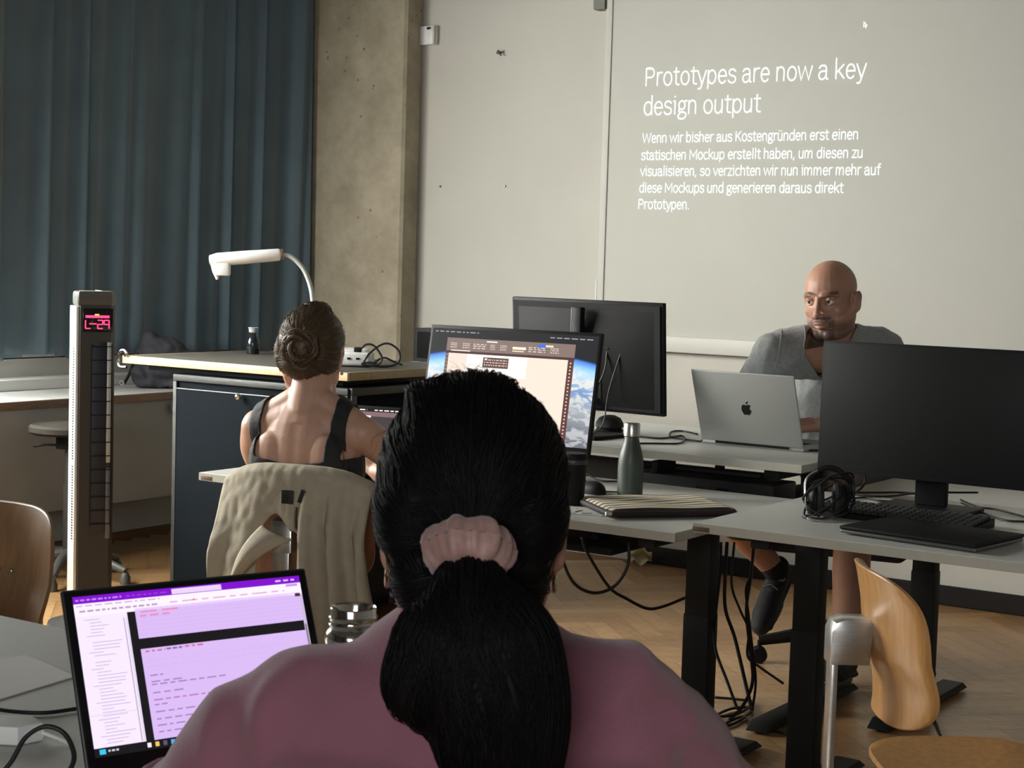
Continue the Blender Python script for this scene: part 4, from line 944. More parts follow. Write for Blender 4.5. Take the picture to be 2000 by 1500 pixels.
pg = MB(); c3 = at(699, 683, 6.68); pg.box((0, 0, 0), (.03, .018, .020), .004, rz=.5); tag(pg.build('plug', M_plas, loc=c3), 'black power plug at the end of the upright coiled cable', 'plug')
t_ = thing('jar', 'dark glass bottle with a pale stopper on the cabinet board', 'bottle', (-5.06, 5.52, .95))
MB().lathe([(0, 0), (.026, 0), (.028, .004), (.028, .058), (.022, .074), (.0145, .082), (.0145, .094), (0, .094)], 28).build('body', mat('dark_glass', (.012, .014, .016), .08, bump=.005), t_)
MB().lathe([(.0135, .092), (.0185, .096), (.0205, .112), (.0225, .1135), (.0225, .117), (0, .117)], 28).build('stopper', mat('pale_stopper', (.36, .38, .38), .4, bump=.02), t_)
# bag on the side table
gb = MB(); gb.ball((0, 0, .075), (.155, .10, .075)); gb.ball((-.02, 0, .115), (.12, .075, .075)); gb.ball((.09, .0, .07), (.09, .08, .07)); gb.ball((-.08, .0, .165), (.05, .045, .045)); gb.ball((-.11, -.02, .05), (.06, .07, .05)); gb.box((0, 0, .02), (.28, .16, .04), .015)
for v_ in gb.v: v_.z = .004+v_.z*1.28
gm = fuse(gb, .006, 5, 'bag')
displace(gm, lambda c, n: .012*(mnoise.noise(c*14)+.5*mnoise.noise(c*31)))
gm.materials.append(mat('charcoal_bag_fabric', (.035, .036, .044), .75, var=.2, vscale=9, bump=.2, bscale=200))
bg = thing('bag', 'slumped dark grey bag on the long side table behind the tower fan', 'bag', (-5.83, 5.76, .74), radians(38))
link('bag_body', gm, bg, sharp=None)
MB().tube(cr([(-.12, -.05, .10), (-.06, -.09, .125), (.03, -.095, .13), (.09, -.085, .10)], 6), .006, 8, ry=.5).build('flap_edge', M_plas, bg)
MB().tube(cr([(-.06, -.02, .20), (-.13, -.03, .16), (-.17, -.04, .06), (-.19, -.05, .02)], 6), .007, 8, ry=.4).build('strap', M_plas, bg)
MB().tube([(-.20+.010*cos(a*pi/8), -.06, .024+.010*sin(a*pi/8)) for a in range(16)], .0025, 6, closed=True).build('buckle', M_steel, bg)

# ---------------------------------------------------------------- tower fan with a red display
t_ = thing('tower_fan', 'tall silver and black tower fan with a red lit display', 'fan', (-4.705, 4.275, 0), radians(60))
M_fs = mat('fan_silver', (.60, .61, .58), .38, .25, bump=.01); M_fd = mat('fan_dark_plastic', (.040, .038, .033), .45, bump=.02)
MB().lathe([(0, 0), (.15, 0), (.152, .006), (.148, .016), (.10, .026), (.05, .032), (0, .032)], 48).build('base', mat('fan_base_dark', (.05, .052, .05), .3, bump=.01), t_)
HT = 1.235
def fsec(x0, x1, y0, y1, r=.018):
    return [(x1-r, y0), (x1, y0+r), (x1, y1-r*2), (x1-r*2, y1), (x0+r*2, y1), (x0, y1-r*2), (x0, y0+.004), (x0+.004, y0)]
MB().prism(fsec(-.060, .072, -.055, .065), .03, HT-.035, bev=.0).build('body', M_fd, t_)
cp = MB(); cp.prism(fsec(-.067, .074, -.057, .067), HT-.055, HT, bev=.010); cap = cp.build('top_cap', mat('fan_cap_grey', (.10, .10, .09), .3, .2, bump=.01), t_)
MB().box((-.004, -.052, HT-.0005), (.115, .006, .003), .001).build('cap_rim', M_fs, cap); MB().box((.022, .005, HT+.0005), (.007, .10, .003), .001).build('cap_line', M_fs, cap)
sd_ = MB(); sd_.box((-.0665, .0, HT/2-.005), (.012, .105, HT-.10), .003); side = sd_.build('side_strip', M_fs, t_)
sv = MB()
for k in range(72):
    z = .33+.0098*k
    if 27 < k < 30: continue
    sv.box((-.0728, -.024, z), (.002, .020, .0045))
svo = sv.build('side_vents', M_plas, side, smooth=False); 
gr = MB(); gr.box((.012, -.0555, .70), (.056, .004, .70), .001); grl = gr.build('front_grille', mat('fan_blue_black', (.018, .021, .030), .5, bump=.02), t_)
MB().box((.049, -.0565, .83), (.016, .006, .44), .001).build('grille_strip', mat('fan_strip_grey', (.42, .44, .43), .35, .3, bump=.01), t_)
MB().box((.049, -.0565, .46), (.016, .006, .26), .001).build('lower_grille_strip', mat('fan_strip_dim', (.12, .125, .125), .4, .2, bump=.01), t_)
bb = MB()
for k in range(14): bb.box((.021, -.0595, .385+.05*k), (.074, .003, .0035))
for xx in (-.0155, .0575): bb.box((xx, -.0592, .71), (.003, .003, .67))
bb.build('grille_bars', M_plas, t_, smooth=False)
dp = MB().box((.006, -.0565, HT-.105), (.108, .003, .085), .001).build('display_window', M_gloss, t_)
M_led = glow('red_led', (1.0, .03, .10), 3.2)
led = MB(); led.box((.004, -.0585, HT-.092), (.086, .002, .009), .0005)
def seg(cx, cz, on, w=.018, h=.030, s=.0038):
    d = {'a': (0, h/2, w, s), 'g': (0, 0, w, s), 'd': (0, -h/2, w, s), 'f': (-w/2, h/4, s, h/2), 'b': (w/2, h/4, s, h/2), 'e': (-w/2, -h/4, s, h/2), 'c': (w/2, -h/4, s, h/2)}
    for k in on: x, z, a, b_ = d[k]; led.box((cx+x, -.0585, cz+z), (a, .002, b_))
seg(.014, HT-.120, 'abged'); seg(.037, HT-.120, 'abcfg'); seg(-.030, HT-.120, 'fed'); led.box((-.012, -.0585, HT-.118), (.026, .002, .004))
led.build('red_digits', M_led, dp, smooth=False)
MB().box((.002, -.0587, HT-.085), (.016, .002, .006), .0005).build('green_light', glow('yellow_green_led', (.55, .6, .05), 1.2), dp)

# ---------------------------------------------------------------- foreground desk
t_ = thing('drinking_flask', 'open steel flask with a blue body beside the purple laptop', 'flask', (-1.434, 1.774, .762))
MB().lathe([(0, 0), (.034, 0), (.0375, .004), (.0375, .092), (.0365, .098)], 40).build('body', mat('blue_lacquer', (.075, .115, .30), .35, .1, bump=.01), t_)
MB().lathe([(.0375, 0.097), (.0380, 0.102), (.0375, 0.110), (.0340, 0.115), (.0315, 0.117), (.0318, 0.120), (.0335, 0.123), (.0318, 0.126), (.0318, 0.130), (.0335, 0.133), (.0318, 0.136), (.0322, 0.144), (.0310, 0.146), (.0285, 0.142), (.0285, .02), (0, .02)], 40).build('steel_neck', mat('mirror_steel', (.68, .68, .64), .12, 1.0, bump=.01), t_)
pp = [at_z(x, y, (.7625)) for x, y in ((-40, 1296), (52, 1281), (147, 1322), (-30, 1376))]
c0 = sum(pp, Vector())/4; o_ = MB().add([p-c0 for p in pp]+[p-c0+Vector((0, 0, .0016)) for p in pp], [(0, 1, 2, 3), (4, 5, 6, 7), (0, 1, 5, 4), (1, 2, 6, 5), (2, 3, 7, 6), (3, 0, 4, 7)]).build('paper_sheet', mat('white_paper', (.60, .59, .55), .8, bump=.02), loc=c0, smooth=False)
tag(o_, 'white paper on the foreground desk left of the purple laptop', 'paper')
zd = .7655
cable('black cable lying across the foreground desk above the loop', [at_z(-30, 1382, zd), at_z(30, 1390, zd), at_z(90, 1392, zd), at_z(152, 1384, zd)], .0028)
cable('black cable bent into a raised loop on the foreground desk', [at(-20, 1530, 1.93), at(20, 1490, 1.93), at(50, 1440, 1.93), at(88, 1419, 1.93), at(125, 1432, 1.93), at(144, 1470, 1.92), at(138, 1500, 1.91), at(110, 1535, 1.90)], .0030)
wc = at_z(18, 1450, .762); t_ = thing('charger', 'white charger brick at the left edge of the foreground desk', 'charger', (wc.x-.02, wc.y, .762), radians(30))
MB().prism([(-.05, -.028), (.035, -.028), (.058, 0), (.035, .028), (-.05, .028)], 0, .026, bev=.006).build('housing', M_white, t_)
MB().tube(cr([(.055, 0, .012), (.08, -.005, .006), (.10, -.02, .004)], 5), .0025, 8).build('lead', M_white, t_)

# ---------------------------------------------------------------- people
from mathutils.bvhtree import BVHTree
def skin(name, c, beard=None):
    m = bpy.data.materials.new(name); m.use_nodes = True; nt = m.node_tree; L = nt.links.new; b = nt.nodes['Principled BSDF']
    tc = nt.nodes.new('ShaderNodeTexCoord'); n = nt.nodes.new('ShaderNodeTexNoise'); n.inputs['Scale'].default_value = 9; n.inputs['Detail'].default_value = 6; L(tc.outputs['Object'], n.inputs['Vector'])
    r = nt.nodes.new('ShaderNodeValToRGB'); e = r.color_ramp.elements; e[0].position = .3; e[1].position = .7
    e[0].color = (c[0]*.88, c[1]*.84, c[2]*.82, 1); e[1].color = (min(1, c[0]*1.1), c[1]*1.1, c[2]*1.1, 1); L(n.outputs['Fac'], r.inputs[0]); out = r.outputs[0]
    if beard:
        at_ = nt.nodes.new('ShaderNodeAttribute'); at_.attribute_name = 'beard'
        n2 = nt.nodes.new('ShaderNodeTexNoise'); n2.inputs['Scale'].default_value = 500; L(tc.outputs['Object'], n2.inputs['Vector'])
        k = nt.nodes.new('ShaderNodeMath'); k.operation = 'MULTIPLY'; L(at_.outputs['Fac'], k.inputs[0])
        mr = nt.nodes.new('ShaderNodeMapRange'); mr.inputs[1].default_value = .35; mr.inputs[2].default_value = .6; mr.inputs[3].default_value = .8; L(n2.outputs['Fac'], mr.inputs[0]); L(mr.outputs[0], k.inputs[1])
        mx = nt.nodes.new('ShaderNodeMix'); mx.data_type = 'RGBA'; L(k.outputs[0], mx.inputs[0]); L(out, mx.inputs[6]); mx.inputs[7].default_value = (*beard, 1); out = mx.outputs[2]
        at2 = nt.nodes.new('ShaderNodeAttribute'); at2.attribute_name = 'lips'
        mx2 = nt.nodes.new('ShaderNodeMix'); mx2.data_type = 'RGBA'; L(at2.outputs['Fac'], mx2.inputs[0]); L(out, mx2.inputs[6]); mx2.inputs[7].default_value = (c[0]*.72, c[1]*.52, c[2]*.5, 1); out = mx2.outputs[2]
    L(out, b.inputs['Base Color']); b.inputs['Roughness'].default_value = .5
    b.inputs['Subsurface Weight'].default_value = .12; b.inputs['Subsurface Radius'].default_value = (.012, .005, .003)
    n3 = nt.nodes.new('ShaderNodeTexNoise'); n3.inputs['Scale'].default_value = 260; L(tc.outputs['Object'], n3.inputs['Vector']); bp = nt.nodes.new('ShaderNodeBump'); bp.inputs['Strength'].default_value = .12; bp.inputs['Distance'].default_value = .003
    L(n3.outputs['Fac'], bp.inputs['Height']); L(bp.outputs[0], b.inputs['Normal'])
    return m
def head(mb, M, jaw=1.0):
    mb.ball((0, -.010, .034), (.0765, .098, .083), M); mb.ball((0, .020, -.012), (.070, .070, .085), M)
    mb.ball((0, .026, -.064), (.056*jaw, .058, .050), M); mb.ball((0, .070, -.099), (.024*jaw, .019, .018), M, n=16)
    for s in (-1, 1):
        mb.ball((s*.043, .050, -.030), (.022, .022, .022), M, n=16); mb.ball((s*.040, .028, -.056), (.027, .040, .036), M, n=16); mb.ball((s*.058, -.004, -.045), (.020, .030, .045), M, n=16)
        mb.limb([(s*.050, .0, -.085), (s*.040, .045, -.097), (s*.018, .072, -.103)], [.022*jaw, .020*jaw, .017*jaw], 12, 4, M=M)
        R = Matrix.Rotation(s*radians(22), 4, 'Z') @ Matrix.Rotation(radians(-8), 4, 'X')
        mb.ball((s*.081, -.012, -.014), (.007, .019, .032), M, n=16, R=R)
        mb.limb([(s*.078, .004, -.036), (s*.085, .002, .005), (s*.088, -.016, .017), (s*.088, -.030, .002), (s*.083, -.024, -.030), (s*.078, -.006, -.046)], [.0045]*6, 8, 4, M=M)
        mb.ball((s*.0125, .099, -.039), (.0085, .009, .0075), M, n=12)
        mb.limb([(s*.012, .089, .021), (s*.034, .083, .025), (s*.056, .064, .018)], [.0065, .0072, .006], 10, 4, M=M)
    mb.limb([(0, .088, .016), (0, .098, -.010), (0, .109, -.032), (0, .108, -.040)], [.0085, .0085, .0105, .0095], 12, 4, M=M)
    mb.limb([(-.024, .080, -.067), (-.008, .093, -.063), (.008, .093, -.063), (.024, .080, -.067)], [.0045, .006, .006, .0045], 10, 4, M=M)
    mb.limb([(-.021, .080, -.074), (0, .0915, -.0775), (.021, .080, -.074)], [.0045, .0068, .0045], 10, 4, M=M)
def eyes(me, M):
    """sink the eye sockets of the fused surface; M maps head space to mesh space"""
    inv = M.inverted()
    def d(c, n):
        p = inv @ c
        if p.y < .03 or abs(p.z) > .08: return 0
        s = 0
        for sx in (-1, 1): s -= .0115*math.exp(-(((p.x-sx*.033)/.017)**2+((p.z-.003)/.011)**2))
        s -= .004*math.exp(-((p.x/.02)**2+((p.z+.0705)/.0022)**2))
        return s
    return displace(me, d)
def eye_parts(parent, M, white, iris, skinm, gaze=(0, 0)):
    for s in (-1, 1):
        e = MB(); e.ball((s*.033, .0685, .003), .0125, M, n=20); eb = e.build('eye', white, parent)
        i = MB(); i.ball((s*.033+gaze[0], .0750, .003+gaze[1]), .0074, M, n=14); i.build('iris', iris, eb)
        l = MB(); l.limb([(s*.019, .0785, .005), (s*.033, .0822, .0105), (s*.048, .0735, .006)], [.0026, .0052, .0026], 8, 4, M=M)
        l.limb([(s*.020, .0775, -.002), (s*.033, .0800, -.0068), (s*.047, .0725, -.001)], [.0015, .0028, .0015], 8, 4, M=M); l.build('eyelid', skinm, parent)
def hand(mb, w, d, n, side, curl=.5, spread=1.0, L=1.0):
    """palm and five separate bent fingers; w wrist, d finger direction, n back-of-hand normal, side +1 puts the thumb along d x n"""
    w, d, n = Vector(w), Vector(d).normalized(), Vector(n); n = (n-d*n.dot(d)).normalized(); t = d.cross(n)*side
    mb.limb([w-d*.02, w+d*.03*L, w+d*.085*L], [.024*L, .030*L, .034*L], 14, 4, ax=n, k=.5)
    mb.limb([w+t*.012*L+d*.01, w+t*.022*L+d*.08*L], [.017*L, .016*L], 12, 4); mb.limb([w-t*.012*L+d*.015, w-t*.022*L+d*.075*L], [.016*L, .015*L], 12, 4)
    for i, (o, ln, r, cu) in enumerate(((.029, .072, .0086, .9), (.0098, .080, .0090, 1.0), (-.0098, .075, .0086, 1.08), (-.0285, .058, .0076, 1.2))):
        p = w+d*(.086-.006*abs(i-1.2))*L+t*o*L; pts = [p-d*.02]; a = 0; dd = (d+t*o*1.8*spread).normalized()
        for k, f in enumerate((.45, .30, .25)):
            a += curl*cu*(.55, .75, .55)[k]; pts.append(p); p = p+(dd*cos(a)-n*sin(a))*ln*f*L
        pts.append(p); mb.limb(pts[1:], [r*L*1.05, r*L, r*L*.92, r*L*.82], 10, 3)
    b = w+d*.022*L+t*.024*L; mb.limb([b, b+(d*.45+t*.75-n*.25).normalized()*.032*L, b+(d*.75+t*.62-n*.45).normalized()*.062*L, b+(d*.95+t*.45-n*.6).normalized()*.085*L], [.0125*L, .0112*L, .0098*L, .0082*L], 10, 3)
def strands(mb, roots, r=.0007):
    for P in roots:
        k = len(P); mb.tube(P, [r*(1-.55*i/(k-1)) for i in range(k)], 3, caps=False)
def snap(bv, p, off):
    q = bv.find_nearest(p)
    return q[0]+q[1]*off if q[0] is not None else p
def bvh(me): return BVHTree.FromPolygons([v.co for v in me.vertices], [tuple(p.vertices) for p in me.polygons])
def flow(bv, cen, rad, dS, n, ok, off=(.0005, .004), r=.0007, seed=1, swirl=0.0):
    """strands combed over a fused hair volume towards direction dS"""
    q = random.Random(seed); out = []; dS = Vector(dS).normalized()
    while len(out) < n:
        v = Vector((q.gauss(0, 1), q.gauss(0, 1), q.gauss(0, 1))).normalized()
        p0 = Vector((cen[i]+rad[i]*v[i] for i in range(3)))
        if not ok(p0): continue
        P = []; o0 = q.uniform(*off); st_ = 14; ph = q.random()*6; am = q.uniform(0, .004)
        for k in range(st_+1):
            t = k/st_; u = (v*(1-t)+dS*t); u = u.normalized() if u.length > .05 else dS
            p = Vector((cen[i]+rad[i]*1.25*u[i] for i in range(3)))
            P.append(snap(bv, p, o0*(1-.4*t)+am*sin(ph+5*t)*.25))
        out.append(P)
    return out
def add_mesh(mb, me):
    return mb.add([v.co for v in me.vertices], [tuple(p.vertices) for p in me.polygons])
def sole_and_shoe(parent, M, um, sm, name='shoe'):
    """shoe in its own space: heel at origin, toe along +y, sole at z=0"""
    u = MB(); u.limb([(0, .0, .045), (0, .03, .05), (0, .10, .045), (0, .17, .034), (0, .215, .028)], [.036, .040, .041, .042, .034], 16, 5); u.limb([(0, .005, .05), (0, .0, .10)], [.040, .043], 16, 4); u.box((0, .10, .018), (.082, .24, .02), .009)
    me = fuse(u, .005, 4, 'shoe'); me.transform(M); me.materials.append(um); o = link(name, me, parent, sharp=None)
    s = MB(); oc = [(.036*sin(a)*(1.12 if cos(a) < .2 else 1), .105-.135*cos(a)) for a in np.linspace(0, 2*pi, 36, endpoint=False)]
    s.prism(oc, -.004, .018, M, bev=.004); s.build('sole', sm, o)
    l = MB()
    for k in range(5): l.tube(cr([(-.026, .085+.020*k, .080-.008*k), (0, .080+.020*k, .0925-.009*k), (.026, .085+.020*k, .080-.008*k)], 4), .0028, 6, M=M)
    l.build('laces', mat('grey_laces', (.10, .10, .10), .8, bump=.1), o)
    return o

# --- the woman in front: mauve pink t-shirt, dark ponytail, seen from behind
F0 = (-.932, 1.332, 0); FY = radians(34)
SK1 = skin('warm_skin', (.42, .225, .155))
b = MB(); HM = Matrix.Translation((0, .008, 1.124)) @ Matrix.Rotation(radians(6), 4, 'Z') @ Matrix.Rotation(radians(-8), 4, 'X')
head(b, HM, .92)
b.limb([(0, -.02, .96), (0, -.018, 1.03), (0, -.006, 1.10)], [.064, .056, .054]); 
TOR = lambda m, k=0.0: (m.ball((0, .015, .835), (.158+k, .112+k, .225)), m.ball((0, .01, .70), (.150+k, .115+k, .18)), m.limb([(-.155, .012, .926), (0, -.012, .935), (.155, .012, .926)], [.058+k, .066+k, .058+k]),
    m.limb([(-.13, .0, .936), (-.05, -.015, .952)], [.046+k, .034+k]), m.limb([(.14, .0, .955), (.05, -.015, .975)], [.046+k, .036+k]))
TOR(b)
b.ball((0, .0, .555), (.175, .135, .125))
for s in (-1, 1):
    b.limb([(s*.09, .0, .53), (s*.12, .25, .53), (s*.13, .44, .50)], [.083, .070, .056]); b.limb([(s*.13, .44, .50), (s*.13, .45, .28), (s*.13, .43, .08)], [.054, .050, .036])
    b.limb([(s*.13, .41, .04), (s*.135, .50, .035), (s*.14, .60, .025)], [.034, .034, .026])
LE, LH = Vector((-.285, .105, .785)), Vector((-.20, .30, .805)); RE, RH = Vector((.285, .13, .775)), Vector((.055, .34, .800))
b.limb([(-.165, .012, .915), LE], [.050, .040]); b.limb([LE, LE.lerp(LH, .5), LH], [.040, .036, .026])
b.limb([(.170, .012, .910), RE], [.050, .040]); b.limb([RE, RE.lerp(RH, .5), RH], [.040, .036, .026])
hand(b, LH, (LH-LE), (0, 0, 1), 1, .5); hand(b, RH, (RH-RE), (0, 0, 1), -1, .5)
me = eyes(fuse(b, .0045, 4, 'person'), HM); me.materials.append(SK1)
P1 = link('person', me, None, sharp=None, loc=F0, rz=FY)
tag(P1, 'seated woman in a mauve pink t-shirt seen from behind, dark ponytail in the foreground', 'person')
eye_parts(P1, HM, mat('eye_white', (.7, .68, .64), .2, bump=.005), mat('iris_dark', (.03, .018, .012), .1, bump=.005), SK1)
# t-shirt
M_pink = mat('mauve_jersey', (.25, .098, .135), .85, var=.06, vscale=20, bump=.25, bscale=450, sheen=.3)
t = MB(); TOR(t, .014); t.ball((0, .005, .60), (.178, .145, .14))
t.limb([(-.160, .010, .930), (-.222, .045, .880), (-.270, .090, .805)], [.062, .064, .067]); t.limb([(.160, .010, .928), (.212, .055, .872), (.258, .10, .800)], [.064, .067, .069])
t.limb([(.006, -.02, .945), (.006, -.025, .985)], [.068, .058]); 
t.limb([(-.19, .02, .88), (-.10, -.06, .85), (.10, -.06, .85), (.19, .02, .88)], [.05, .07, .07, .05])
me = fuse(t, .006, 16, 't_shirt')
def fold(c, n):
    f = .0035*mnoise.noise(Vector((c.x*8, c.y*6, c.z*6+3)))
    r = mnoise.noise(Vector((c.x*14-c.z*9, c.y*10, c.z*5+c.x*4))); f += .004*(1-abs(r)*2.2)*(.3+min(1, abs(c.x)/.16))
    if abs(c.x) > .15: f += .0035*sin(75*(abs(c.x)*.9+c.z*.5)+6*mnoise.noise(c*9))*min(1, (abs(c.x)-.15)/.05)
    return f
displace(me, fold); me.materials.append(M_pink); link('t_shirt', me, P1, sharp=None)
nk = MB(); nk.tube([(.066*cos(a)+.006, -.020+.058*sin(a), (.990+.022*cos(a)-.010*sin(a))) for a in np.linspace(0, 2*pi, 40, endpoint=False)], .0065, 8, closed=True); nk.build('neckband', M_pink, P1, sharp=None)
for s, E_, H_ in ((-1, Vector((-.222, .045, .880)), Vector((-.283, .100, .785))), (1, Vector((.212, .055, .872)), Vector((.271, .113, .782)))):
    ax = (H_-E_).normalized(); u_ = ax.orthogonal().normalized(); v_ = ax.cross(u_)
    MB().tube([H_-ax*.012+(u_*cos(a)+v_*sin(a))*.0745 for a in np.linspace(0, 2*pi, 32, endpoint=False)], .006, 8, closed=True).build('sleeve_hem', M_pink, P1, sharp=None)
tr_ = MB(); tr_.ball((0, .0, .555), (.186, .146, .13))
for s in (-1, 1): tr_.limb([(s*.09, .0, .53), (s*.12, .25, .53), (s*.13, .44, .50)], [.095, .082, .070]); tr_.limb([(s*.13, .44, .50), (s*.13, .45, .28), (s*.13, .43, .10)], [.068, .064, .058])
me = fuse(tr_, .008, 5, 'trousers'); me.materials.append(mat('dark_denim', (.03, .036, .055), .8, var=.1, bump=.15, bscale=400)); link('trousers', me, P1, sharp=None)
# hair: combed back into a scrunchie, ponytail falling over the back
M_h1 = mat('black_brown_hair', (.0055, .0048, .005), .58, spec=.16, var=.25, vscale=30, stretch=(30, 30, 4), bump=.1, bscale=80)
SC_ = Vector((.0, -.116, 1.124))
h = MB(); h.ball((0, -.012, 1.172), (.0905, .106, .100)); 
for s in (-1, 1): h.ball((s*.050, -.034, 1.145), (.0415, .070, .058)); h.ball((s*.035, -.050, 1.085), (.040, .045, .045))
h.ball((.0, -.02, 1.262), (.040, .045, .014)); h.ball((-.035, -.03, 1.258), (.03, .03, .010)); h.limb([(0, -.07, 1.13), SC_+Vector((0, .012, .004))], [.052, .020])
cap = fuse(h, .004, 6, 'hair')
displace(cap, lambda c, n: (.0010)*mnoise.noise(Vector((c.x*40, c.z*14, c.y*14)))+.0007*mnoise.noise(c*90))
okc = lambda c: not (c.y > .052+max(0, (c.z-1.165))*.62 and c.z < 1.225) and not (c.z < 1.128 and c.y > -.046+.35*(c.z-1.06))
bv = bvh(cap); keep(cap, okc, 8)
hm = MB(); add_mesh(hm, cap)
strands(hm, flow(bv, (0, -.012, 1.165), (.095, .11, .105), (SC_-Vector((0, -.012, 1.165))), 1500, okc, (.0002, .0035), seed=3), .00075)
q = random.Random(9)
for k in range(90):                                                # flyaway hairs
    a = q.uniform(-1, 1)*1.7; el = q.uniform(-.3, 1.5)
    p = snap(bv, Vector((.12*sin(a)*cos(el), -.02-.11*cos(a)*cos(el), 1.165+.12*sin(el))), .001); nrm = (p-Vector((0, -.01, 1.16))).normalized(); tg = nrm.cross(Vector((q.gauss(0, 1), q.gauss(0, 1), q.gauss(0, 1)))).normalized()
    l = q.uniform(.012, .032); P = [p+tg*l*t_+nrm*(l*q.uniform(.12, .34)*sin(t_*pi*.8)) for t_ in np.linspace(0, 1, 7)]
    strands(hm, [P], .00022)
hair1 = hm.build('hair', M_h1, P1, sharp=None)
pony = [
    ([SC_, (.0, -.150, 1.085), (-.012, -.168, 1.045), (-.030, -.172, 1.005), (-.032, -.165, .985)], [.016, .036, .053, .044, .022]),
    ([SC_, (.006, -.152, 1.085), (.030, -.172, 1.045), (.046, -.178, .990), (.044, -.172, .935), (.034, -.162, .880), (.024, -.150, .800)], [.016, .036, .053, .046, .041, .034, .012]),
    ([SC_, (.004, -.155, 1.08), (.012, -.180, 1.02), (.018, -.182, .965), (.022, -.170, .90)], [.015, .034, .049, .044, .022])]
pb = MB()
for P, R in pony: pb.limb(P, R, 18, 6)
pm = fuse(pb, .0045, 7, 'ponytail'); bvp = bvh(pm)
displace(pm, lambda c, n: .0022*mnoise.noise(Vector((c.x*60, c.y*60, c.z*9))))
pt_ = MB(); add_mesh(pt_, pm)
for (P, R), cnt in zip(pony, (260, 420, 260)):
    C_ = cr(P, 6); rr_ = np.interp(np.linspace(0, len(R)-1, len(C_)), range(len(R)), R)
    for k in range(cnt):
        a = q.random()*2*pi; rad_ = q.uniform(.85, 1.03); e_ = q.randint(len(C_)-8, len(C_)-1); ph = q.random()*6
        S_ = [C_[i]+Vector((cos(a+.25*sin(ph+i*.12)), sin(a+.25*sin(ph+i*.12)), 0))*rr_[i]*rad_ + Vector((0, 0, -.006*i/len(C_))) for i in range(0, e_+1)]
        strands(pt_, [[snap(bvp, s_, .0004+.0028*((k*7919) % 97)/97) for s_ in S_]], .0008)
pt_.build('ponytail', M_h1, P1, sharp=None)
sc = MB(); ax = Vector((0, -.62, -.78)).normalized(); u_ = Vector((1, 0, 0)); v_ = ax.cross(u_)
def scr_(u, v):
    a, bq = 2*pi*u, 2*pi*v; w = 1+.13*sin(7*a+1)+.12*sin(13*a+2)+.07*sin(23*a+5*v)
    c = SC_+Vector((0, -.010, -.002))+(u_*cos(a)*1.10+v_*sin(a))*.0235; nrm = (u_*cos(a)+v_*sin(a))
    return c+nrm*(.0150*cos(bq)*w)+ax*(.0215*sin(bq)*(1+.1*sin(7*a)))
sc.grid(scr_, 96, 18, wrap_u=True)
sc.build('scrunchie', mat('dusty_pink_satin', (.34, .20, .175), .5, var=.12, vscale=25, bump=.15, bscale=120, sheen=.3), P1, sharp=None)
eh = MB(); eh.tube([(.0815, -.010+.0085*cos(a), 1.074+.0085*sin(a)) for a in np.linspace(0, 2*pi, 20, endpoint=False)], .0022, 8, closed=True); eh.build('earring', mat('pale_gold', (.75, .62, .38), .2, 1.0, bump=.01), P1)
eh = MB(); eh.tube([(-.0800, -.010+.0085*cos(a), 1.074+.0085*sin(a)) for a in np.linspace(0, 2*pi, 20, endpoint=False)], .0022, 8, closed=True); eh.build('earring', MATS['pale_gold'], P1)

# --- the woman with the bun: black top with straps, seen from behind at the desk
F0 = (-2.912, 3.405, 0); FY = radians(13)
SK2 = skin('fair_skin', (.52, .31, .22))
W2 = Matrix.Translation(F0) @ Matrix.Rotation(FY, 4, 'Z'); I2 = W2.inverted()
b = MB(); HM = Matrix.Translation((-.019, .040, 1.126)) @ Matrix.Rotation(radians(8), 4, 'Z') @ Matrix.Rotation(radians(-9), 4, 'X')
head(b, HM, .92)
b.limb([(0, -.010, .97), (0, .0, 1.03), (0, .022, 1.085)], [.064, .055, .052])
TOR2 = lambda m, k=0.0: (m.ball((0, .0, .83), (.148+k, .100+k, .21)), m.ball((0, .0, .66), (.135+k, .105+k, .18)), m.limb([(-.135, .0, .925), (0, -.018, .955), (.135, .0, .925)], [.052+k, .056+k, .052+k]))
TOR2(b)
b.limb([(-.125, -.002, .948), (-.04, -.012, 1.003)], [.042, .036]); b.limb([(.125, -.002, .948), (.04, -.012, 1.003)], [.042, .036])
for s in (-1, 1): b.ball((s*.075, -.068, .845), (.060, .030, .080), n=16)
b.ball((0, .0, .565), (.172, .135, .12))
for s in (-1, 1):
    b.limb([(s*.09, .0, .53), (s*.11, .25, .53), (s*.12, .42, .50)], [.082, .068, .054]); b.limb([(s*.12, .42, .50), (s*.12, .40, .28), (s*.12, .36, .08)], [.052, .048, .035])
    b.limb([(s*.12, .34, .04), (s*.125, .43, .035), (s*.13, .53, .025)], [.034, .034, .026])
RE, RH = Vector((.245, .195, .785)), Vector((.055, .305, .785)); LE, LH = Vector((-.235, .16, .80)), Vector((-.12, .37, .775))
b.limb([(.155, .0, .925), (.205, .085, .86), RE], [.047, .044, .038]); b.limb([RE, RE.lerp(RH, .5), RH], [.037, .034, .025])
b.limb([(-.155, .0, .925), (-.20, .07, .86), LE], [.047, .044, .038]); b.limb([LE, LE.lerp(LH, .5), LH], [.037, .034, .025])
hand(b, RH, Vector((-.55, .35, .45)), (.2, -.75, .6), 1, .55); hand(b, LH, (LH-LE), (0, 0, 1), 1, .45)
me = eyes(fuse(b, .0042, 4, 'person'), HM)
displace(me, lambda c, n: (-.0025*math.exp(-((c.x/.014)**2)) if (c.y < -.04 and .70 < c.z < .95) else 0) + (.0012*math.exp(-(((abs(c.x)-.075)/.03)**2+((c.z-.84)/.06)**2)) if c.y < -.03 else 0))
me.materials.append(SK2)
P2 = link('person', me, None, sharp=None, loc=F0, rz=FY)
tag(P2, 'seated woman with hair in a bun and a black strappy top, seen from behind', 'person')
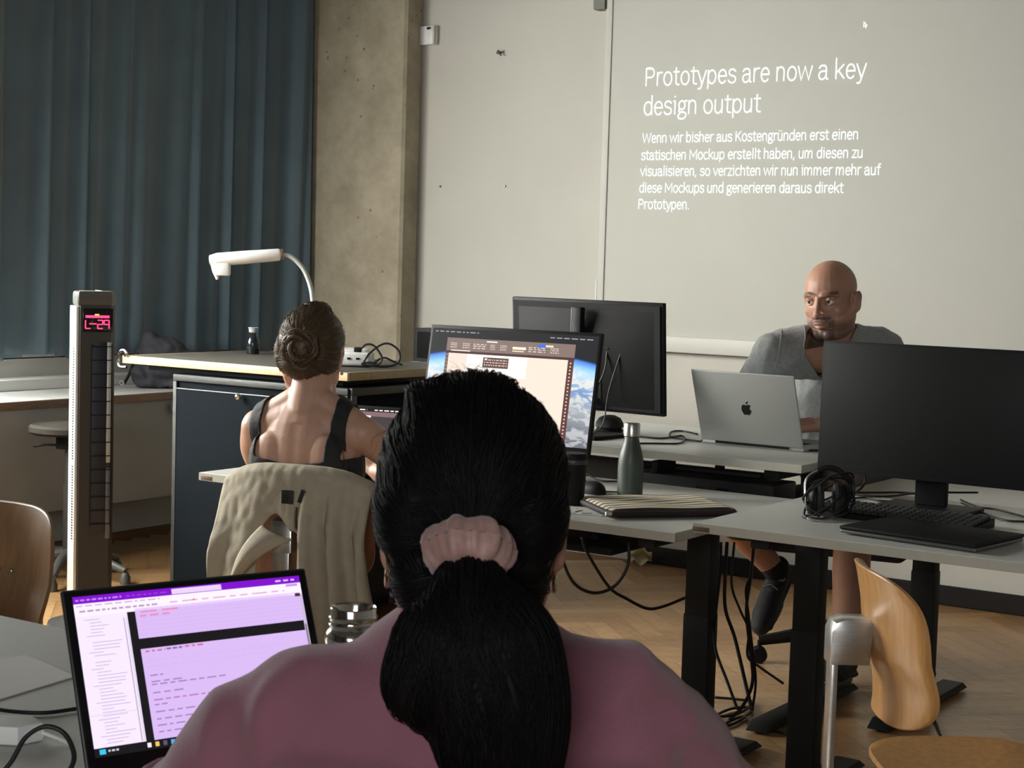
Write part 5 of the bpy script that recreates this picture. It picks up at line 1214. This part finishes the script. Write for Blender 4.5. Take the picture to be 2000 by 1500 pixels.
eye_parts(P2, HM, MATS['eye_white'], mat('iris_brown', (.07, .035, .018), .1, bump=.005), SK2)
M_blackrib = mat('black_rib_knit', (.012, .0125, .0135), .75, bump=.2, bscale=300, sheen=.1)
t = MB(); TOR2(t, .0055); t.limb([(-.125, -.002, .948), (-.04, -.012, 1.003)], [.0475, .0415]); t.limb([(.125, -.002, .948), (.04, -.012, 1.003)], [.0475, .0415])
for s in (-1, 1): t.ball((s*.075, -.068, .845), (.0655, .0355, .0855), n=16)
tm = fuse(t, .0035, 4, 'tank_top')
def tank(c):
    x = abs(c.x)
    if c.z < .555: return False
    if c.y < .0: return c.z < .842+.014*(x/.1) or abs(x-((.112 if c.x > 0 else .134)-.10*(.93-c.z)*.25)) < .0185
    return c.z < .865 or abs(x-(.105 if c.x > 0 else .125)) < .0185
keep(tm, tank, 14); tm.materials.append(M_blackrib); tk = link('tank_top', tm, P2, sharp=None); m_ = tk.modifiers.new('thickness', 'SOLIDIFY'); m_.thickness = .003; m_.offset = 1
tr_ = MB(); tr_.ball((0, .0, .565), (.182, .146, .125))
for s in (-1, 1): tr_.limb([(s*.09, .0, .53), (s*.11, .25, .53), (s*.12, .42, .50)], [.094, .080, .068]); tr_.limb([(s*.12, .42, .50), (s*.12, .40, .28), (s*.12, .36, .09)], [.066, .062, .058])
me = fuse(tr_, .008, 5, 'trousers'); me.materials.append(mat('black_trousers', (.014, .014, .016), .85, bump=.15, bscale=400)); link('trousers', me, P2, sharp=None)
# hair
M_h2 = mat('brown_hair', (.105, .070, .038), .45, spec=.5, var=.35, vscale=22, stretch=(26, 26, 4), bump=.1, bscale=80)
hc = HM @ Vector((0, -.010, .030)); BN = HM @ Vector((.008, -.113, .004))
h = MB(); h.ball((0, -.012, .032), (.0855, .104, .092), HM); h.ball((0, -.060, -.030), (.060, .050, .050), HM)
for s in (-1, 1): h.ball((s*.052, -.032, .0), (.036, .062, .062), HM)
h.ball((.01, -.02, .118), (.035, .05, .016), HM)
cap = fuse(h, .004, 6, 'hair'); inv = HM.inverted()
displace(cap, lambda c, n: .002*mnoise.noise(Vector((c.x*50, c.z*12, c.y*12)))+.001*mnoise.noise(c*80))
def ok2(c):
    p = inv @ c
    return not (p.y > .048+max(0, p.z-.02)*.55 and p.z < .075) and not (p.z < -.035 and p.y > -.022+.5*(p.z+.06)) and p.z > -.078
bv = bvh(cap); keep(cap, ok2, 8)
hm = MB(); add_mesh(hm, cap)
strands(hm, flow(bv, tuple(hc), (.09, .108, .098), (BN-hc), 1100, ok2, (.0002, .0035), seed=5), .0008)
q = random.Random(12)
for k in range(60):
    a = q.uniform(-1, 1)*1.8; el = q.uniform(-.8, 1.5)
    p = snap(bv, hc+Vector((.12*sin(a)*cos(el), -.12*cos(a)*cos(el), .12*sin(el))), .001); nrm = (p-hc).normalized(); tg = nrm.cross(Vector((q.gauss(0, 1), q.gauss(0, 1), q.gauss(0, 1)))).normalized()
    l = q.uniform(.015, .04); strands(hm, [[p+tg*l*t_+nrm*(l*q.uniform(.15, .4)*sin(t_*pi*.8)) for t_ in np.linspace(0, 1, 7)]], .00035)
hair2 = hm.build('hair', M_h2, P2, sharp=None)
bn = MB(); ax = (BN-hc).normalized(); u_ = ax.cross(Vector((0, 0, 1))).normalized(); v_ = u_.cross(ax)
bn.ball(BN, (.039, .028, .042), n=20)
bm_ = fuse(bn, .004, 3, 'bun'); bb_ = MB(); add_mesh(bb_, bm_)
for k in range(44):                                                 # twisted locks wound round the bun
    a0 = q.random()*6.28; rr0 = q.uniform(.010, .046); hh = q.uniform(-.004, .022)*(1 if rr0 < .03 else .4); ln = q.uniform(1.5, 4.2)
    P = [BN+(u_*cos(a0+ln*t_)+v_*sin(a0+ln*t_))*(rr0*(1+.20*sin(5*t_+k)+.12*sin(9*t_+2*k)))+ax*(hh+.010*sin(3*t_+k)) for t_ in np.linspace(0, 1, 16)]
    bb_.tube(P, [.003+.0035*sin(pi*t_) for t_ in np.linspace(0, 1, 16)], 7)
    for j in range(9): strands(bb_, [[p+Vector((q.gauss(0, 1), q.gauss(0, 1), q.gauss(0, 1)))*.0045+ax*.004 for p in P]], .0006)
bb_.build('bun', M_h2, P2, sharp=None)
cl = MB(); cl.tube(cr([BN+u_*.040*cos(a)+v_*.040*sin(a)+ax*.012 for a in np.linspace(2.0, 4.6, 9)], 4), .0022, 6); cl.build('hair_pin', mat('yellow_brown_pin', (.38, .28, .12), .3, .4, bump=.02), P2, sharp=None)
er = MB(); pe = HM @ Vector((.089, -.010, -.052)); er.ball(pe, .0045, n=12); er.build('earring', MATS['pale_gold'], P2)

# --- beige jacket hanging over her chair
JX = Matrix.Translation((-2.86, 3.42, 0)) @ Matrix.Rotation(radians(16), 4, 'Z')
M_jack = mat('beige_jacket_cotton', (.40, .355, .265), .85, var=.06, vscale=30, bump=.2, bscale=350)
jk = thing('jacket', 'beige jacket with a dark label draped over the reddish chair back', 'jacket', (-2.86, 3.42, 0), radians(16))
TOPZ, BY = .850, -.232
def sheet(u, v):
    """u across the back, v from the front edge over the chair top and down behind"""
    x = (u-.48)*.40*(1+.22*max(0, v-.35)*(1 if u > .5 else .55)) + (.14*max(0, v-.38)*(u-.35)/.65 if u > .5 else -.01*v)
    if v < .10:
        t_ = v/.10; y = BY+.055-.03*t_; z = TOPZ-.09+.085*t_
    elif v < .20:
        t_ = (v-.10)/.10; y = BY+.025-.055*t_; z = TOPZ-.005+.012*sin(t_*pi)
    else:
        t_ = (v-.20)/.80; y = BY-.030-.035*sin(min(1, t_*1.6)*pi*.5); z = TOPZ-.005-.50*t_*(1.06 if u > .5 else .86)
    z -= .045*(abs(2*u-1)**3.2)*(1 if v > .05 else .6)
    k = min(1, max(0, (v-.22)/.3))
    fo = .024*k*sin(38*u+1.2+2*v) + .009*k*sin(71*u+3*v) if u > .56 else .007*k*sin(22*u+4*v)
    y -= fo + .010*mnoise.noise(Vector((u*6, v*5, 1)))*k + (.035*k*(u-.75 if u > .75 else 0)) + .004*mnoise.noise(Vector((u*20, v*18, 4)))
    y += .055*(abs(2*u-1)**2)*(1-.6*k)
    return (x, y, z)
def hole(u, v):
    if v < .385: return False
    c = .455+.01*v; w = .135*min(1, ((v-.385)/.09)**.5) * (1 if v < .70 else max(.0, 1-(v-.70)/.24))
    return abs(u-c-.02) < w
gj = MB(); gj.grid(sheet, 96, 100, skip=hole)
jm = gj.mesh('jacket_body'); keep(jm, lambda c: True, 14); jm.materials.append(M_jack)
jo = link('jacket_body', jm, jk, sharp=None); thicken(jo, .006)
fl_ = MB()
def flap(u, v):
    x = -.048-.072*v+.085*(u-.5)*(1-.8*v)+.05*(1-v); z = TOPZ-.150-.085*v-.06*v*v-.030*(u-.5)*(1-v); y = BY-.075-.030*sin(pi*v)-.018*sin(pi*u)
    return (x, y, z)
fl_.grid(flap, 14, 18); fo_ = fl_.build('collar_flap', M_jack, jk, sharp=None); thicken(fo_, .005)
lb = MB(); lb.box((.022, BY-.064, TOPZ-.062), (.030, .003, .034), .001, rz=.05); lb.box((.060, BY-.064, TOPZ-.058), (.011, .003, .034), .001, M=Matrix.Translation((.060, 0, TOPZ-.058)) @ Matrix.Rotation(radians(18), 4, 'Y') @ Matrix.Translation((-.060, 0, -TOPZ+.058)))
lb.build('neck_label', mat('black_label', (.012, .012, .012), .6, bump=.02), jk)

# --- the man at the front: shaved head, short beard, grey t-shirt with a v neck
F0 = (-2.20, 5.47, 0); FY = radians(190)
SK3 = skin('tan_skin', (.40, .215, .145), (.035, .02, .014))
W3 = Matrix.Translation(F0) @ Matrix.Rotation(FY, 4, 'Z'); I3 = W3.inverted()
def wl3(px, py, d): return I3 @ at(px, py, d)
HC = wl3(1622, 583, 5.52)
b = MB(); HM = Matrix.Translation(HC) @ Matrix.Rotation(radians(-11), 4, 'Z') @ Matrix.Rotation(radians(-9), 4, 'X') @ Matrix.Rotation(radians(3), 4, 'Y') @ Matrix.Scale(1.05, 4)
head(b, HM, 1.12)
nb_ = HM @ Vector((0, -.03, -.08)); ch_ = wl3(1628, 672, 5.58)
b.limb([nb_, nb_.lerp(ch_, .55), ch_], [.060, .063, .075])
SR, SL = wl3(1512, 694, 5.50), wl3(1726, 690, 5.66)      # his right (image left) and left shoulder joints
mid = (SR+SL)/2; PEL = Vector((0, .0, .60)); CH = (mid*.62+PEL*.38); AB = (mid*.28+PEL*.72)
def TOR3(m, k=0.0):
    m.limb([SR.lerp(SL, .06), mid+Vector((0, -.012, .012)), SL.lerp(SR, .06)], [.064+k, .078+k, .064+k])
    m.ball(CH, (.175+k, .122+k, .16)); m.ball(AB, (.165+k, .125+k, .16)); m.ball(PEL, (.172+k, .135+k, .11))
    for S in (SR, SL): m.limb([S.lerp(mid, .15)+Vector((0, -.01, .02)), ch_.lerp(S, .25)+Vector((0, -.02, .012))], [.050+k, .045+k])
TOR3(b)
HPR, HPL = Vector((.10, .02, .56)), Vector((-.10, .02, .56))
KR, AR = wl3(1425, 1010, 5.72), wl3(1517, 1118, 5.86); KL, AL = wl3(1668, 1000, 5.50), wl3(1650, 1290, 5.56)
b.limb([HPR, HPR.lerp(KR, .5), KR], [.090, .078, .060]); b.limb([KR, KR.lerp(AR, .4)+Vector((0, -.012, 0)), AR], [.058, .055, .036])
b.limb([HPL, HPL.lerp(KL, .5), KL], [.090, .078, .062]); b.limb([KL, KL.lerp(AL, .4)+Vector((0, -.012, 0)), AL], [.060, .062, .040])
TR_ = wl3(1478, 1208, 5.70); FR = (TR_-AR)
fy_ = FR.normalized(); fz = Vector((0, 1, 0.2)); fz = (fz-fy_*fz.dot(fy_)).normalized(); fx = fy_.cross(fz)
o0 = AR - fz*.088 - fy_*.012
MS = Matrix(((fx.x, fy_.x, fz.x, o0.x), (fx.y, fy_.y, fz.y, o0.y), (fx.z, fy_.z, fz.z, o0.z), (0, 0, 0, 1)))
ML = Matrix.Translation((AL.x, AL.y-.02, .046)) @ Matrix.Rotation(radians(8), 4, 'X')
for M_ in (MS, ML): b.limb([M_ @ Vector((0, .012, .088)), M_ @ Vector((0, .04, .055)), M_ @ Vector((0, .12, .045)), M_ @ Vector((0, .19, .034))], [.036, .033, .030, .022])
b.limb([AL, ML @ Vector((0, .012, .088))], [.040, .036])
ER, HR = wl3(1466, 795, 5.54), wl3(1492, 828, 5.46); EL, HL = wl3(1700, 800, 5.52), wl3(1606, 830, 5.44)
b.limb([SR, SR.lerp(ER, .5), ER], [.056, .050, .042]); b.limb([ER, ER.lerp(HR, .5), HR], [.042, .038, .029])
b.limb([SL, SL.lerp(EL, .5), EL], [.056, .050, .042]); b.limb([EL, EL.lerp(HL, .5), HL], [.042, .038, .029])
hand(b, HR, Vector((-.5, .6, -.2)), (0, .2, 1), -1, .45, L=.95); hand(b, HL, Vector((.75, .35, -.05)), (.15, .5, .85), 1, .55, L=.95)
me = eyes(fuse(b, .0034, 3, 'person'), HM)
iv = HM.inverted(); nv = len(me.vertices); be = me.attributes.new('beard', 'FLOAT', 'POINT'); li = me.attributes.new('lips', 'FLOAT', 'POINT')
bval = [0.0]*nv; lval = [0.0]*nv
def ss(a, b_, x): t_ = max(0, min(1, (x-a)/(b_-a))); return t_*t_*(3-2*t_)
for v in me.vertices:
    p = iv @ v.co
    if abs(p.x) > .11 or abs(p.z) > .14 or p.y < -.12 or p.y > .14: continue
    ax = abs(p.x); s = 0
    if p.y > .02:
        s = max(s, .95*ss(-.084, -.094, p.z)*ss(.052, .036, ax)*ss(.02, .05, p.y))                      # chin
        s = max(s, 1.0*math.exp(-(((p.z+.053)/.0095)**2))*ss(.036, .028, ax))                            # moustache
        s = max(s, .80*ss(.022, .028, ax)*ss(.046, .038, ax)*ss(-.050, -.060, p.z))                     # sides of the mouth
    s = max(s, .70*ss(-.052, -.082, p.z)*ss(-.02, .02, p.y)*ss(-.135, -.115, p.z))                      # jaw stubble
    s = max(s, .30*ss(.02, -.03, p.y)*ss(-.03, .0, p.z))                                                # cropped scalp
    s = max(s, .80*math.exp(-(((p.z-.027-.10*max(0, .05-ax)*.3)/.0055)**2))*ss(.012, .018, ax)*ss(.060, .052, ax)*ss(.05, .06, p.y))   # eyebrows
    l_ = .8*math.exp(-(((p.z+.0705)/.0062)**2))*ss(.028, .02, ax)*ss(.07, .08, p.y)
    bval[v.index] = s*(1-l_); lval[v.index] = l_
be.data.foreach_set('value', bval); li.data.foreach_set('value', lval)
me.materials.append(SK3)
P3 = link('person', me, None, sharp=None, loc=F0, rz=FY)
tag(P3, 'bald bearded man in a grey v neck t-shirt sitting behind the silver laptop', 'person')
eye_parts(P3, HM, MATS['eye_white'], MATS['iris_dark'], SK3, gaze=(.002, .0))
M_gry = mat('heather_grey_jersey', (.235, .24, .23), .85, var=.14, vscale=90, bump=.2, bscale=420, sheen=.2)
t = MB(); TOR3(t, .013)
t.limb([SR, SR.lerp(ER, .35), SR.lerp(ER, .62)], [.068, .070, .068]); t.limb([SL, SL.lerp(EL, .35), SL.lerp(EL, .62)], [.068, .070, .068])
t.limb([ch_+Vector((0, -.02, -.03)), ch_+Vector((0, -.03, .005))], [.088, .082])
tm = fuse(t, .0045, 5, 't_shirt'); cz = ch_.z
def fold3(c, n):
    r = mnoise.noise(Vector((c.x*9+c.z*5, c.y*8, c.z*7))); f = .006*(1-abs(r)*2.4)
    r2 = mnoise.noise(Vector((c.x*22, c.y*12+c.z*10, c.z*9))); return f+.004*(1-abs(r2)*2)
displace(tm, fold3)
fy = ch_.y
def vneck(c):
    dx = abs(c.x-ch_.x-.0); front = c.y > fy+.035
    if front and c.z > cz-.150 and dx < min(.058, .008+.36*(c.z-(cz-.150))): return False
    return not (c.z > cz-.005 and dx < .070 and c.y > fy-.075 and (Vector((c.x-ch_.x, c.y-fy, 0)).length < .078))
keep(tm, vneck, 10); tm.materials.append(M_gry); to = link('t_shirt', tm, P3, sharp=None); m_ = to.modifiers.new('thickness', 'SOLIDIFY'); m_.thickness = .004; m_.offset = 0
bvt = bvh(tm)
M_seamlight = mat('pale_seam_highlight', (.30, .30, .27), .8, bump=.1, bscale=300)  # pale lines along seam and fold, painting the light the cloth catches
for pts in ([(1572, 634, 5.5), (1573, 660, 5.46), (1580, 690, 5.42), (1590, 720, 5.4)], [(1527, 646, 5.5), (1523, 670, 5.46), (1520, 700, 5.42), (1516, 728, 5.4)]):
    P = [snap(bvt, wl3(*p), .001) for p in pts]; P = [snap(bvt, p, .0015) for p in cr(P, 8)]
    MB().tube(P, .0024, 6).build('seam_highlight', M_seamlight, P3, sharp=None)
sh = MB(); sh.ball(PEL, (.182, .146, .10))
for H_, K_2 in ((HPR, KR), (HPL, KL)): sh.limb([H_, H_.lerp(K_2, .5), H_.lerp(K_2, .9)], [.105, .094, .084])
sm_ = fuse(sh, .008, 5, 'shorts'); sm_.materials.append(mat('dark_shorts', (.020, .020, .022), .85, bump=.15, bscale=350)); link('shorts', sm_, P3, sharp=None)
M_shoe = mat('black_sneaker', (.016, .016, .017), .75, var=.2, vscale=60, bump=.3, bscale=260); M_sole = mat('grey_sole', (.085, .085, .088), .7, bump=.05)
sole_and_shoe(P3, MS, M_shoe, M_sole)
sole_and_shoe(P3, ML, M_shoe, M_sole)
MB().limb([AR.lerp(KR, .02), AR.lerp(KR, .16)], [.041, .040], 16, 4).build('sock', mat('black_sock', (.012, .012, .012), .9, bump=.2, bscale=500), P3, sharp=None)
# swivel chair under him
sw = thing('swivel_chair', 'dark swivel chair on castors under the man', 'chair', (F0[0]-.06, F0[1]+.08, 0), radians(190))
M_ch = mat('dark_chair_fabric', (.022, .022, .024), .85, bump=.25, bscale=300)
MB().box((0, .02, .455), (.47, .46, .07), .03, seg=4).build('seat', M_ch, sw)
bk_ = MB(); bk_.grid(lambda u, v: ((u-.5)*.42*(1-.18*abs(2*v-1)**3), -.27-.05*v+.05*(2*u-1)**2, .58+.42*v), 20, 20); bo_ = bk_.build('backrest', M_ch, sw, sharp=None); thicken(bo_, -.04)
MB().box((0, -.235, .50), (.06, .014, .22), .004).build('back_bar', M_plas, sw)
MB().lathe([(.030, .11), (.030, .30), (.020, .30), (.020, .42)], 20).build('gas_column', M_plas, sw)
for k in range(5):
    a = 2*pi*k/5+.35; ca_, sa_ = cos(a), sin(a)
    l = MB(); l.tube([(0, 0, .115), (.17*ca_, .17*sa_, .105), (.305*ca_, .305*sa_, .078)], [.030, .025, .018], 10, ry=.8); lo = l.build('base_leg', M_plas, sw)
    c = MB()
    for s in (-1, 1): c.lathe([(0, -.009), (.026, -.009), (.029, -.004), (.029, .004), (.026, .009), (0, .009)], 20, Matrix.Translation((.305*ca_-sa_*s*.014, .305*sa_+ca_*s*.014, .029)) @ Matrix.Rotation(a+pi/2, 4, 'Z') @ Matrix.Rotation(radians(90), 4, 'Y'))
    c.tube([(.305*ca_, .305*sa_, .03), (.305*ca_, .305*sa_, .08)], .007, 8); c.build('castor', M_plas, lo)
